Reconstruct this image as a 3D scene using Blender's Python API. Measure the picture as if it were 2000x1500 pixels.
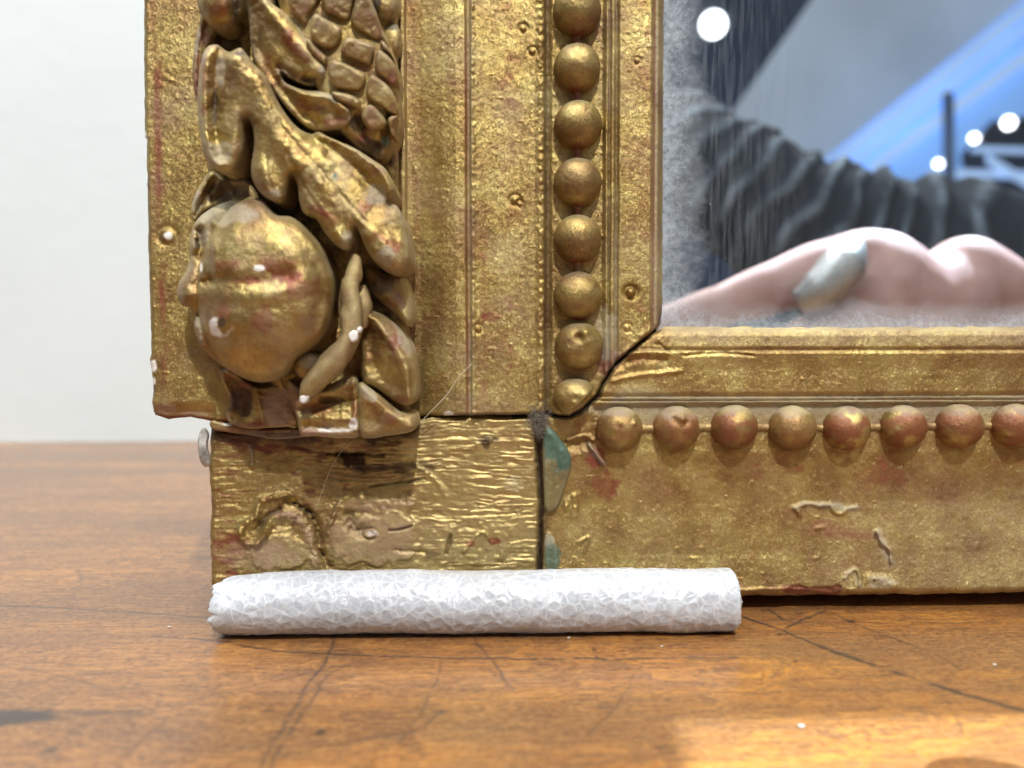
import bpy, math, random
import numpy as np
from mathutils import Matrix, Vector
random.seed(7)
for o in list(bpy.data.objects): bpy.data.objects.remove(o)
S = 1e-4                       # one working unit is a tenth of a millimetre
scene = bpy.context.scene
col = scene.collection

# ---------------------------------------------------------------- camera
F0 = 1500.0; CAMH = 622.0; PITCH = math.radians(6.5); YAW = math.radians(1.5); LEAN = math.radians(4.0)
C0 = np.array([0., 0., CAMH])
Fd = np.array([math.sin(YAW)*math.cos(PITCH), math.cos(YAW)*math.cos(PITCH), -math.sin(PITCH)])
Rd = np.array([math.cos(YAW), -math.sin(YAW), 0.]); Ud = np.cross(Rd, Fd)
cd = bpy.data.cameras.new('camera'); cam = bpy.data.objects.new('camera', cd); col.objects.link(cam)
cam.matrix_world = Matrix(((Rd[0], Ud[0], -Fd[0], C0[0]*S), (Rd[1], Ud[1], -Fd[1], C0[1]*S), (Rd[2], Ud[2], -Fd[2], C0[2]*S), (0, 0, 0, 1)))
cd.sensor_width = 36; cd.lens = 27; cd.clip_start = 0.005; cd.clip_end = 100
cd.dof.use_dof = True; cd.dof.focus_distance = 1490*S; cd.dof.aperture_fstop = 11.0
scene.camera = cam

# ---------------------------------------------------------------- world, lamps, exposure
w = bpy.data.worlds.new('World'); scene.world = w; w.use_nodes = True
w.node_tree.nodes['Background'].inputs[0].default_value = (0.86, 0.93, 1.0, 1)
w.node_tree.nodes['Background'].inputs[1].default_value = 0.135
scene.view_settings.view_transform = 'Standard'; scene.view_settings.look = 'None'
scene.view_settings.gamma = 1; scene.view_settings.exposure = -0.05

def lamp(name, kind, frm, to, power, color, **kw):
    l = bpy.data.lights.new(name, kind); l.energy = power; l.color = color
    for k, v in kw.items(): setattr(l, k, v)
    o = bpy.data.objects.new(name, l); col.objects.link(o)
    o.location = [c*S for c in frm]
    o.rotation_euler = (Vector(to)-Vector(frm)).to_track_quat('-Z', 'Y').to_euler()
    return o
TG = (0, 1500, 300)
def aimed(name, az, el, dist, power, color, size):      # az degrees to the right of straight in front
    a, e = math.radians(az), math.radians(el)
    p = (TG[0]+dist*math.sin(a)*math.cos(e), TG[1]-dist*math.cos(a)*math.cos(e), TG[2]+dist*math.sin(e))
    return lamp(name, 'AREA', p, TG, power, color, shape='DISK', size=size*S)
aimed('ceiling_spotlight', 8, 57, 17000, 28, (1.0, 0.975, 0.93), 500)
aimed('ceiling_spotlight_left', -38, 50, 19000, 4, (0.93, 0.96, 1.0), 800)
aimed('added_soft_fill', 35, 42, 15000, 3., (1.0, 0.97, 0.92), 6000)  # wide fill lamp, added for softer overall light
lamp('added_sheen_panel', 'AREA', (900, -2500, 15500), (0, 1400, 300), 16, (.97, .98, 1.0), shape='RECTANGLE', size=11000*S, size_y=5000*S)  # large panel added overhead to give upward-facing gilding a sheen
lamp('added_wall_fill', 'AREA', (-2600, 2300, 9000), (-1600, 3200, 300), 5.6, (0.90, 0.97, 1.0), shape='DISK', size=2500*S)  # lamp added to brighten the wall
# added unseen lamp and mask plates, in place of light thrown by the mirror
FL = (5500., -3000., 8000.)
lamp('added_patch_lamp', 'SPOT', FL, (832, 780, 0), 210, (.68, .84, 1.), spot_size=math.radians(11), spot_blend=.2, shadow_soft_size=9*S)
# ---------------------------------------------------------------- geometry helpers
def ray(u, v):
    u = np.asarray(u, float); v = np.asarray(v, float)
    return Fd*F0 + (u-1000)[..., None]*Rd - (v-750)[..., None]*Ud
XF = np.array([1., 0, 0]); YF = np.array([0, math.sin(LEAN), math.cos(LEAN)]); ZF = np.array([0, -math.cos(LEAN), math.sin(LEAN)])
OF = np.array([0., 1440., 47.])
def fp(u, v, z=0.):            # picture point + height over the frame face -> frame coordinates
    r = ray(u, v); z = np.asarray(z, float)
    P0 = OF + z[..., None]*ZF
    t = ((P0-C0)@ZF)/(r@ZF)
    P = C0 + t[..., None]*r - OF
    return np.stack([P@XF, P@YF, P@ZF], -1)
def table_pt(u, v):
    r = ray(u, v); t = -CAMH/r[..., 2]
    return C0 + t[..., None]*r
GZ = -30.0                      # the glass lies this far behind the frame face
def mp(u, v, D):                # real place of something seen in the glass
    r = ray(u, v); P = C0 + r*(np.asarray(D, float)[..., None]/F0)
    G = OF + GZ*ZF
    return P - 2*((P-G)@ZF)[..., None]*ZF

def hsh(ix, iy, seed):
    n = (ix.astype(np.int64)*374761393 + iy.astype(np.int64)*668265263 + seed*2147483647) & 0xffffffff
    n = ((n ^ (n >> 13))*1274126177) & 0xffffffff
    return ((n ^ (n >> 16)) & 0xffff)/65535.0
def vn(x, y, seed=0):
    x = np.asarray(x, float); y = np.asarray(y, float)
    ix = np.floor(x); iy = np.floor(y); fx = x-ix; fy = y-iy
    fx = fx*fx*(3-2*fx); fy = fy*fy*(3-2*fy)
    a = hsh(ix, iy, seed); b = hsh(ix+1, iy, seed); c = hsh(ix, iy+1, seed); d = hsh(ix+1, iy+1, seed)
    return (a+(b-a)*fx)*(1-fy)+(c+(d-c)*fx)*fy
def fbm(x, y, seed=0, o=4):
    s = 0; a = .5; t = 0
    for i in range(o):
        s = s+a*vn(x*2**i+i*17.3, y*2**i+i*9.1, seed+i); t += a; a *= .5
    return s/t*2-1
def sm(a, b, x):
    t = np.clip((x-a)/(b-a), 0, 1); return t*t*(3-2*t)

def mkmesh(name, V, Q, mat, parent=None, attrs=None, smooth=True):
    V = np.asarray(V, np.float64)*S; Q = np.asarray(Q, np.int32); k = Q.shape[1]
    me = bpy.data.meshes.new(name)
    me.vertices.add(len(V)); me.vertices.foreach_set('co', V.astype(np.float32).ravel())
    me.loops.add(Q.size); me.loops.foreach_set('vertex_index', Q.ravel())
    me.polygons.add(len(Q)); me.polygons.foreach_set('loop_start', np.arange(len(Q), dtype=np.int32)*k)
    me.polygons.foreach_set('loop_total', np.full(len(Q), k, np.int32))
    me.update(calc_edges=True)
    if attrs:
        for n, a in attrs.items():
            at = me.attributes.new(n, 'FLOAT', 'POINT'); at.data.foreach_set('value', np.asarray(a, np.float32).ravel())
    me.validate(); me.update()
    me.polygons.foreach_set('use_smooth', np.full(len(me.polygons), smooth)); 
    me.materials.append(mat)
    o = bpy.data.objects.new(name, me); col.objects.link(o)
    if parent is not None: o.parent = parent
    return o
def tag(o, label=None, cat=None, group=None, kind=None):
    for k, v in (('label', label), ('category', cat), ('group', group), ('kind', kind)):
        if v: o[k] = v
    return o

def catmull(P, n=6, closed=True):
    P = np.asarray(P, float); N = len(P); out = []
    for i in range(N if closed else N-1):
        if closed: p0, p1, p2, p3 = P[i-1], P[i], P[(i+1) % N], P[(i+2) % N]
        else: p0, p1, p2, p3 = P[max(i-1, 0)], P[i], P[i+1], P[min(i+2, N-1)]
        for t in np.arange(n)/n:
            out.append(.5*((2*p1)+(-p0+p2)*t+(2*p0-5*p1+4*p2-p3)*t*t+(-p0+3*p1-3*p2+p3)*t**3))
    if not closed: out.append(P[-1])
    return np.array(out)
def jagged(P, step=12, amp=1.5, seed=1):
    P = np.asarray(P, float); out = []
    for i in range(len(P)):
        a, b = P[i], P[(i+1) % len(P)]; L = np.hypot(*(b-a)); n = max(1, int(L/step)); d = (b-a)/max(L, 1e-6); nn = np.array([-d[1], d[0]])
        for k in range(n):
            p = a+(b-a)*k/n
            s = 0 if k == 0 else float(fbm(p[0]*.05, p[1]*.05, seed, 3))*amp*2
            out.append(p+nn*s)
    return np.array(out)
def seg_d(px, py, P, closed=True):
    best = np.full(px.shape, 1e18); cx = px.copy(); cy = py.copy()
    N = len(P)
    for i in range(N if closed else N-1):
        a = P[i]; b = P[(i+1) % N]; e = b-a; L = e@e+1e-9
        t = np.clip(((px-a[0])*e[0]+(py-a[1])*e[1])/L, 0, 1)
        qx = a[0]+t*e[0]; qy = a[1]+t*e[1]; d = (px-qx)**2+(py-qy)**2
        m = d < best; best = np.where(m, d, best); cx = np.where(m, qx, cx); cy = np.where(m, qy, cy)
    return np.sqrt(best), cx, cy
def inside(px, py, P):
    c = np.zeros(px.shape, bool); N = len(P)
    for i in range(N):
        x1, y1 = P[i]; x2, y2 = P[(i+1) % N]
        if y1 == y2: continue
        c ^= ((y1 > py) != (y2 > py)) & (px < (x2-x1)*(py-y1)/(y2-y1)+x1)
    return c
def stroke(u, v, P, w_, smooth=True):   # bell-shaped ridge along a line
    P = catmull(P, 5, False) if (smooth and len(P) > 2) else np.asarray(P, float)
    m = (u > P[:, 0].min()-4*w_) & (u < P[:, 0].max()+4*w_) & (v > P[:, 1].min()-4*w_) & (v < P[:, 1].max()+4*w_)
    r = np.zeros(u.shape)
    if m.any():
        a_ = min(4., w_*.7); uu = u[m]; vv = v[m]; d, _, _ = seg_d(uu+a_*fbm(uu*.07, vv*.07, 401, 4), vv+a_*fbm(uu*.07+50, vv*.07, 402, 4), P, False); r[m] = np.exp(-(d/w_)**2)*(1+.25*fbm(uu*.04, vv*.04, 403, 3))
    return r
def blob(u, v, cu, cv, ru, rv=None, n=.5, seed=3, ang=0):
    rv = rv or ru; du = u-cu; dv = v-cv
    if ang:
        c, s = math.cos(ang), math.sin(ang); du, dv = du*c+dv*s, -du*s+dv*c
    d = np.sqrt((du/ru)**2+(dv/rv)**2)+n*fbm(u*.05, v*.05, seed, 4)
    return 1-sm(.65, 1.1, d)
def pillow(d, w_): 
    t = 1-np.clip(d/w_, 0, 1); return np.sqrt(np.maximum(0, 1-t*t))

def relief(name, outline, zf, mat, parent, step=2.5, depth=-60, smooth=True, attr=None, n=6, rel_skirt=None):
    P = catmull(outline, n) if smooth else np.asarray(outline, float)
    x0, y0 = P.min(0)-step; x1, y1 = P.max(0)+2*step
    gu, gv = np.meshgrid(np.arange(x0, x1, step), np.arange(y0, y1, step)); H, W = gu.shape
    d, cx, cy = seg_d(gu, gv, P); ins = inside(gu, gv, P)
    q = ins[:-1, :-1] | ins[1:, :-1] | ins[:-1, 1:] | ins[1:, 1:]
    u = np.where(ins, gu, cx); v = np.where(ins, gv, cy); d = np.where(ins, d, 0)
    idx = np.arange(H*W).reshape(H, W)
    Q = np.stack([idx[:-1, :-1][q], idx[1:, :-1][q], idx[1:, 1:][q], idx[:-1, 1:][q]], -1)
    used = np.unique(Q); mp_ = np.full(H*W, -1); mp_[used] = np.arange(len(used)); Q = mp_[Q]
    u = u.ravel()[used]; v = v.ravel()[used]; d = d.ravel()[used]
    z = zf(u, v, d)
    V = fp(u, v, z)
    E = np.concatenate([Q[:, [0, 1]], Q[:, [1, 2]], Q[:, [2, 3]], Q[:, [3, 0]]])
    key = E.min(1).astype(np.int64)*10**7+E.max(1); uq, inv, cnt = np.unique(key, return_inverse=True, return_counts=True)
    B = E[cnt[inv] == 1]; bv = np.unique(B); m2 = np.full(len(V), -1); m2[bv] = len(V)+np.arange(len(bv))
    SV = V[bv].copy(); SV[:, 2] = depth if rel_skirt is None else SV[:, 2]-rel_skirt
    Q2 = np.stack([B[:, 1], B[:, 0], m2[B[:, 0]], m2[B[:, 1]]], -1)
    at = None
    if attr is not None:
        at = attr(u, v, d, z); at = {k: np.concatenate([a, a[bv]]) for k, a in at.items()}
    return mkmesh(name, np.concatenate([V, SV]), np.concatenate([Q, Q2]), mat, parent, at)

# ---------------------------------------------------------------- materials
class NT:
    def __init__(s, name):
        s.m = bpy.data.materials.new(name); s.m.use_nodes = True; s.t = s.m.node_tree
        s.t.nodes.clear(); s.out = s.t.nodes.new('ShaderNodeOutputMaterial')
    def n(s, typ, ins=None, **kw):
        nd = s.t.nodes.new('ShaderNode'+typ)
        for k, v in kw.items(): setattr(nd, k, v)
        for k, v in (ins or {}).items(): s.put(nd.inputs[k], v)
        return nd
    def put(s, sock, v):
        if isinstance(v, bpy.types.NodeSocket): s.t.links.new(v, sock)
        else: sock.default_value = v
    def math(s, op, a, b=0.0, c=0.0, clamp=False):
        nd = s.n('Math', operation=op, use_clamp=clamp); s.put(nd.inputs[0], a); s.put(nd.inputs[1], b); s.put(nd.inputs[2], c); return nd.outputs[0]
    def vmath(s, op, a, b=(0, 0, 0), scale=None):
        nd = s.n('VectorMath', operation=op); s.put(nd.inputs[0], a); s.put(nd.inputs[1], b)
        if scale is not None: s.put(nd.inputs['Scale'], scale)
        return nd.outputs['Value'] if op in ('DOT_PRODUCT', 'LENGTH', 'DISTANCE') else nd.outputs[0]
    def mix(s, f, a, b, blend='MIX'):
        nd = s.n('Mix', data_type='RGBA', blend_type=blend, clamp_factor=True); s.put(nd.inputs[0], f); s.put(nd.inputs[6], a); s.put(nd.inputs[7], b); return nd.outputs[2]
    def ramp(s, f, stops):
        nd = s.n('ValToRGB'); s.put(nd.inputs[0], f); e = nd.color_ramp.elements
        while len(e) < len(stops): e.new(.5)
        for x, (p, c) in zip(e, stops):
            x.position = p; x.color = (c, c, c, 1) if isinstance(c, (int, float)) else tuple(c)+(1,)
        return nd.outputs[0]
    def rng(s, f, a, b, c=0., d=1.):
        nd = s.n('MapRange', clamp=True); s.put(nd.inputs[0], f); s.put(nd.inputs[1], a); s.put(nd.inputs[2], b); s.put(nd.inputs[3], c); s.put(nd.inputs[4], d); return nd.outputs[0]
    def noise(s, vec, scale, detail=3., rough=.55, dist=0.):
        return s.n('TexNoise', {'Vector': vec, 'Scale': scale, 'Detail': detail, 'Roughness': rough, 'Distortion': dist}).outputs[0]
    def coord(s, sc=(1, 1, 1)):      # object coordinates in working units
        tc = s.n('TexCoord').outputs['Object']
        return s.vmath('MULTIPLY', tc, tuple(c/S for c in sc))
    def attr(s, n): return s.n('Attribute', attribute_name=n).outputs['Fac']

def gilding(name='worn_gilding', flake=1.0, warm=0.0):
    t = NT(name); P = t.coord()
    n1 = t.noise(P, .012, 4, .6); n2 = t.noise(t.vmath('ADD', P, (333, 71, 9)), .05, 4, .65); fine = t.noise(P, .42, 3, .7); vf = t.noise(P, .9, 1, .5)
    gold = t.ramp(n1, [(.34, (.22, .120, .038)), (.5, (.375, .262, .080)), (.66, (.52, .415, .155))])
    gold = t.mix(t.rng(n2, .46, .68, 0, .6), gold, (.27, .145, .055, 1))
    gold = t.mix(t.rng(fine, .40, .72, .0, .34), gold, (.72, .60, .26, 1))
    gold = t.mix(t.rng(fine, .43, .28, .0, .55), gold, (.14, .07, .02, 1))
    mau = t.rng(t.noise(t.vmath('ADD', P, (71, 17, 400)), .009, 4, .6), .5, .68, 0, .4); gold = t.mix(mau, gold, (.33, .20, .11, 1))
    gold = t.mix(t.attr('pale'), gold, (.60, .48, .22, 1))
    red = t.attr('red'); redm = t.math('MULTIPLY', red, t.rng(t.math('ADD', t.math('MULTIPLY', t.math('ADD', fine, n2), .5), t.math('MULTIPLY', red, .17)), .45, .60, 0, .95), clamp=True)
    bump_red = t.rng(t.noise(t.vmath('ADD', P, (5, 900, 2)), .02, 5, .7), .56, .68, 0, .6)
    redm = t.math('MAXIMUM', redm, t.math('MULTIPLY', bump_red, t.rng(fine, .42, .55)))
    c = t.mix(redm, gold, (.22, .055, .024, 1))
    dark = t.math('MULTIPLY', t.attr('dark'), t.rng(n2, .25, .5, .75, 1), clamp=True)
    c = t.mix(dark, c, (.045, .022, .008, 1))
    dust = t.math('MULTIPLY', t.attr('dust'), t.rng(t.math('ADD', n2, t.math('MULTIPLY', fine, .4)), .35, .75, .25, 1), clamp=True)
    c = t.mix(t.math('MULTIPLY', dust, .72), c, (.36, .33, .25, 1))
    teal = t.attr('teal'); c = t.mix(teal, c, (.10, .17, .125, 1))
    white = t.attr('white'); c = t.mix(white, c, (.82, .79, .74, 1))
    pink = t.attr('pink'); c = t.mix(pink, c, (.36, .235, .155, 1))
    metal = t.math('SUBTRACT', .82, t.math('ADD', t.math('MULTIPLY', redm, .55), t.math('ADD', t.math('MULTIPLY', dark, .5), t.math('ADD', dust, t.math('ADD', white, t.math('ADD', pink, t.math('MULTIPLY', teal, .3)))))), clamp=True)
    vor = t.n('TexVoronoi', {'Vector': P, 'Scale': .38}); vc = vor.outputs['Color']
    nrm = t.n('NewGeometry').outputs['Normal']
    amt = t.math('MULTIPLY', t.math('SUBTRACT', 1.0, t.attr('smooth'), clamp=True), .30*flake)
    nn = t.vmath('NORMALIZE', t.vmath('ADD', nrm, t.vmath('SCALE', t.vmath('SUBTRACT', vc, (.5, .5, .5)), scale=amt)))
    hgt = t.math('ADD', fine, t.math('MULTIPLY', vf, .4))
    b = t.n('Bump', {'Height': hgt, 'Distance': 1.1*S, 'Strength': .8, 'Normal': nn})
    rough = t.rng(n2, .3, .7, .38, .54); rough = t.math('ADD', rough, t.math('MULTIPLY', dust, .3))
    rough = t.math('SUBTRACT', rough, t.math('MULTIPLY', t.attr('smooth'), .08))
    p = t.n('BsdfPrincipled', {'Base Color': c, 'Metallic': metal, 'Roughness': rough, 'Normal': b.outputs[0], 'Specular IOR Level': .5})
    t.t.links.new(p.outputs[0], t.out.inputs[0]); return t.m
GOLD = gilding()

def simple(name, color, rough=.6, metal=0, nscale=.05, namp=.25, bump=1.5, sheen=0, spec=.5):
    t = NT(name); P = t.coord(); n = t.noise(P, nscale, 5, .6)
    c2 = tuple(x*(1-namp) for x in color); c = t.mix(t.rng(n, .35, .65), color+(1,), c2+(1,))
    b = t.n('Bump', {'Height': t.noise(P, nscale*5, 4), 'Distance': bump*S, 'Strength': .7})
    p = t.n('BsdfPrincipled', {'Base Color': c, 'Roughness': rough, 'Metallic': metal, 'Normal': b.outputs[0], 'Sheen Weight': sheen, 'Specular IOR Level': spec})
    t.t.links.new(p.outputs[0], t.out.inputs[0]); return t.m

# ---------------------------------------------------------------- wall
def wall_mat():
    t = NT('painted_plaster'); P = t.coord()
    n = t.noise(P, .012, 5, .6); n2 = t.noise(P, .0012, 3)
    c = t.mix(t.rng(n2, .3, .7), (.675, .74, .755, 1), (.71, .775, .79, 1))
    b = t.n('Bump', {'Height': n, 'Distance': 5*S, 'Strength': .5})
    p = t.n('BsdfPrincipled', {'Base Color': c, 'Roughness': .75, 'Normal': b.outputs[0]})
    t.t.links.new(p.outputs[0], t.out.inputs[0]); return t.m
tl = table_pt(np.array([0., 290.]), np.array([864., 862.]))
WY = float(tl[:, 1].mean()); slope = (tl[1, 1]-tl[0, 1])/(tl[1, 0]-tl[0, 0])*.5
def wy(x): return WY+slope*(x-tl[0, 0])
xs = [-9000, 9000]
V = [(xs[0], wy(xs[0]), -400), (xs[1], wy(xs[1]), -400), (xs[1], wy(xs[1]), 9000), (xs[0], wy(xs[0]), 9000),
     (xs[0], wy(xs[0])+400, -400), (xs[1], wy(xs[1])+400, -400), (xs[1], wy(xs[1])+400, 9000), (xs[0], wy(xs[0])+400, 9000)]
BOXQ = [(0, 1, 2, 3), (5, 4, 7, 6), (4, 0, 3, 7), (1, 5, 6, 2), (3, 2, 6, 7), (4, 5, 1, 0)]
wl = mkmesh('wall', V, BOXQ, wall_mat(), smooth=False); tag(wl, kind='structure')

# ---------------------------------------------------------------- table
def wood():
    t = NT('varnished_walnut'); P = t.coord(); 
    P2 = t.vmath('MULTIPLY', P, (1, 1, 0))
    warp = t.n('TexNoise', {'Vector': P2, 'Scale': .006, 'Detail': 3.}).outputs['Color']
    Pw = t.vmath('ADD', P2, t.vmath('SCALE', t.vmath('SUBTRACT', warp, (.5, .5, .5)), scale=14.))
    big = t.noise(t.vmath('MULTIPLY', P2, (.0008, .0045, 1)), 1., 4, .55)
    mid = t.noise(t.vmath('MULTIPLY', Pw, (.0026, .034, 1)), 1., 8, .74)
    fin = t.noise(t.vmath('MULTIPLY', Pw, (.0055, .12, 1)), 1., 4, .7)
    blot = t.noise(P2, .0035, 4, .6); sxw = t.n('SeparateXYZ', {'Vector': P2}).outputs[0]
    side = t.rng(t.math('ADD', sxw, t.math('MULTIPLY', t.math('SUBTRACT', blot, .5), 900.)), -350., 500.)
    cl = t.ramp(mid, [(.34, (.088, .027, .005)), (.5, (.225, .078, .013)), (.64, (.40, .170, .034))])
    cr = t.ramp(mid, [(.34, (.100, .026, .003)), (.5, (.29, .095, .006)), (.64, (.50, .205, .014))])
    c = t.mix(side, cl, cr)
    c = t.mix(t.rng(big, .42, .58, 0, .8), c, (.085, .026, .007, 1))
    c = t.mix(t.rng(fin, .38, .54, .75, 0), c, (.075, .024, .008, 1)); fin2 = t.noise(t.vmath('MULTIPLY', Pw, (.010, .24, 1)), 1., 3, .7); c = t.mix(t.rng(fin2, .50, .64, 0, .32), c, (.50, .24, .06, 1))
    pore = t.noise(t.vmath('MULTIPLY', Pw, (.022, .26, 1)), 1., 2, .6)
    porem = t.math('MULTIPLY', t.rng(pore, .43, .33), t.rng(blot, .35, .55, .45, 1))
    c = t.mix(t.math('MULTIPLY', porem, .85), c, (.030, .012, .005, 1))
    spot = t.noise(t.vmath('MULTIPLY', P2, (.09, .13, 1)), 1., 4, .75); c = t.mix(t.rng(spot, .35, .65, .0, .35), c, (.42, .24, .10, 1))
    tot = t.attr('scratch'); c = t.mix(tot, c, (.035, .022, .016, 1)); c = t.mix(t.attr('stain'), c, (.030, .018, .012, 1))
    rgh = t.rng(t.noise(P2, .02, 5, .7), .3, .7, .07, .16)
    b = t.n('Bump', {'Height': t.math('SUBTRACT', t.math('ADD', t.math('MULTIPLY', t.noise(P2, .11, 4, .7), .5), t.math('MULTIPLY', fin, .25)), t.math('ADD', t.math('MULTIPLY', tot, 1.2), t.math('MULTIPLY', porem, .25))), 'Distance': 1.3*S, 'Strength': .5})
    spk = t.rng(t.noise(P2, .30, 1, .5), .80, .84, 0, .5); c = t.mix(spk, c, (.62, .55, .46, 1))
    p = t.n('BsdfPrincipled', {'Base Color': c, 'Roughness': .5, 'Normal': b.outputs[0], 'Coat Weight': .8, 'Coat Roughness': rgh, 'Coat IOR': 1.42, 'Coat Normal': b.outputs[0]})
    t.t.links.new(p.outputs[0], t.out.inputs[0]); return t.m
lines = [([(1455, 1205), (1520, 1228), (1600, 1260)], 2.6, .75), ([(1600, 1260), (1700, 1297), (1850, 1345), (2010, 1392)], 4.6, .85),
         ([(-10, 1182), (160, 1190), (410, 1207)], 1.8, .7), ([(300, 1243), (420, 1252), (540, 1270), (760, 1281), (1000, 1286), (1440, 1286)], 1.6, .75),
         ([(652, 1240), (645, 1275), (600, 1340)], 2.2, .6), ([(600, 1340), (520, 1480), (510, 1510)], 2.6, .5), ([(640, 1320), (560, 1440), (525, 1510)], 2.6, .5),
         ([(730, 1290), (640, 1320), (540, 1480)], 1.8, .4), ([(380, 1365), (520, 1335), (700, 1290)], 1.8, .35), ([(920, 1240), (960, 1290), (1000, 1345)], 2., .5),
         ([(860, 1285), (850, 1340), (780, 1450)], 2.2, .35), ([(1520, 1240), (1560, 1215), (1610, 1190)], 2., .6), ([(1500, 1190), (1530, 1210)], 2.4, .7),
         ([(1620, 1195), (1700, 1230), (1830, 1280), (1880, 1310)], 1.6, .5), ([(1158, 1265), (1166, 1285)], 1.8, .6), ([(550, 1480), (640, 1455), (800, 1430), (860, 1390)], 2.4, .45),
         ([(160, 1130), (150, 1110)], 2.5, .5), ([(0, 1300), (160, 1330), (300, 1390)], 2., .25), ([(1850, 1370), (1880, 1430)], 2., .35), ([(1320, 1470), (1200, 1490), (1100, 1500)], 2.5, .35), ([(1230, 1345), (1150, 1440)], 2.2, .3), ([(250, 1480), (330, 1400), (430, 1340)], 2.2, .25)]
stains = [((20, 1402), 95, 26, .95), ((180, 1392), 90, 9, .55), ((100, 1465), 14, 12, .6), ((620, 1434), 9, 9, .8), ((1668, 1215), 18, 9, .9), ((1555, 1291), 6, 5, .8), ((1180, 1380), 12, 8, .4), ((270, 1393), 40, 7, .5), ((700, 1395), 240, 26, .22), ((640, 1275), 70, 20, .35), ((1300, 1460), 20, 8, .5), ((520, 1388), 16, 8, .5), ((1560, 1198), 10, 8, .5)]
gx = np.concatenate([np.linspace(-5200, -2400, 12)[:-1], np.arange(-2400, -1100, 8.), np.arange(-1100, 1150, 2.4), np.arange(1150, 2400, 8.), np.linspace(2400, 5200, 12)])
gy = np.concatenate([np.linspace(-900, 900, 10)[:-1], np.arange(900, 1560, 2.6), np.arange(1560, 2400, 12.), np.linspace(2400, WY-30, 16)])
GX, GY = np.meshgrid(gx, gy); nH, nW = GX.shape
gs = np.concatenate([gx]); 
def T2(P): q = table_pt(np.array([p[0] for p in P], float), np.array([p[1] for p in P], float)); return q[:, :2]
wx = GX+5*fbm(GX*.02, GY*.02, 301, 3); wy2 = GY+5*fbm(GX*.02, GY*.02, 305, 3); scr = np.zeros(GX.shape); sta = np.zeros(GX.shape)
for P, wd, st in lines:
    m = stroke(wx, wy2, T2(catmull(P, 4, False) if len(P) > 2 else P), wd*1.5, False)*min(1, st*1.35)
    scr = np.maximum(scr, m*sm(-.5, .15, fbm(GX*.06, GY*.06, 310, 3)+.15))
for p, rx, ry, k in stains:
    q = T2([p])[0]; dd = np.sqrt(((wx-q[0])/rx)**2+((wy2-q[1])/ry)**2)+.5*fbm(GX*.03, GY*.06, 320, 4)
    sta = np.maximum(sta, k*(1-sm(.5, 1.15, dd)))
back = GY[-1].copy(); GY[-1] = [wy(x)-2 for x in gx]
V = np.stack([GX, GY, 0*GX], -1).reshape(-1, 3); ix = np.arange(nH*nW).reshape(nH, nW)
Q = np.stack([ix[:-1, :-1], ix[:-1, 1:], ix[1:, 1:], ix[1:, :-1]], -1).reshape(-1, 4)
c4 = np.array([V[0], V[nW-1], V[-1], V[-nW]])-[0, 0, 250]; n0 = len(V)
Q = np.concatenate([Q, [(n0+3, n0+2, n0+1, n0), (n0, n0+1, nW-1, 0), (n0+1, n0+2, n0-1, nW-1), (n0+2, n0+3, n0-nW, n0-1), (n0+3, n0, 0, n0-nW)]])
tb = mkmesh('wooden_table', np.concatenate([V, c4]), Q, wood(), attrs=dict(scratch=np.r_[scr.ravel(), np.zeros(4)], stain=np.r_[sta.ravel(), np.zeros(4)]), smooth=False)
tag(tb, 'scratched orange-brown varnished wooden table carrying the gilt frame', 'table')

# ---------------------------------------------------------------- gilt frame
root = bpy.data.objects.new('gilt_mirror_frame', None); col.objects.link(root)
root.matrix_world = Matrix(((1, 0, 0, OF[0]*S), (0, YF[1], ZF[1], OF[1]*S), (0, YF[2], ZF[2], OF[2]*S), (0, 0, 0, 1)))
root.empty_display_size = .02
tag(root, 'chipped antique gilt mirror frame with beading and carved fruit, propped on the table', 'mirror')

ref = fp(np.array([200., 1400.]), np.array([500., 500.]), 0)[:, 0]
def u5(u, v): X = fp(u, v, 0*u)[:, 0]; return 200+(X-ref[0])/(ref[1]-ref[0])*1200
refy = fp(np.array([1600., 1600.]), np.array([600., 1200.]), 0)[:, 1]
vs = np.linspace(500, 1300, 200); yv = fp(np.full(200, 1600.), vs, np.zeros(200))[:, 1]
def v5(u, v): Y = fp(u, v, 0*u)[:, 1]; return np.interp(-Y, -yv, vs)

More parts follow.
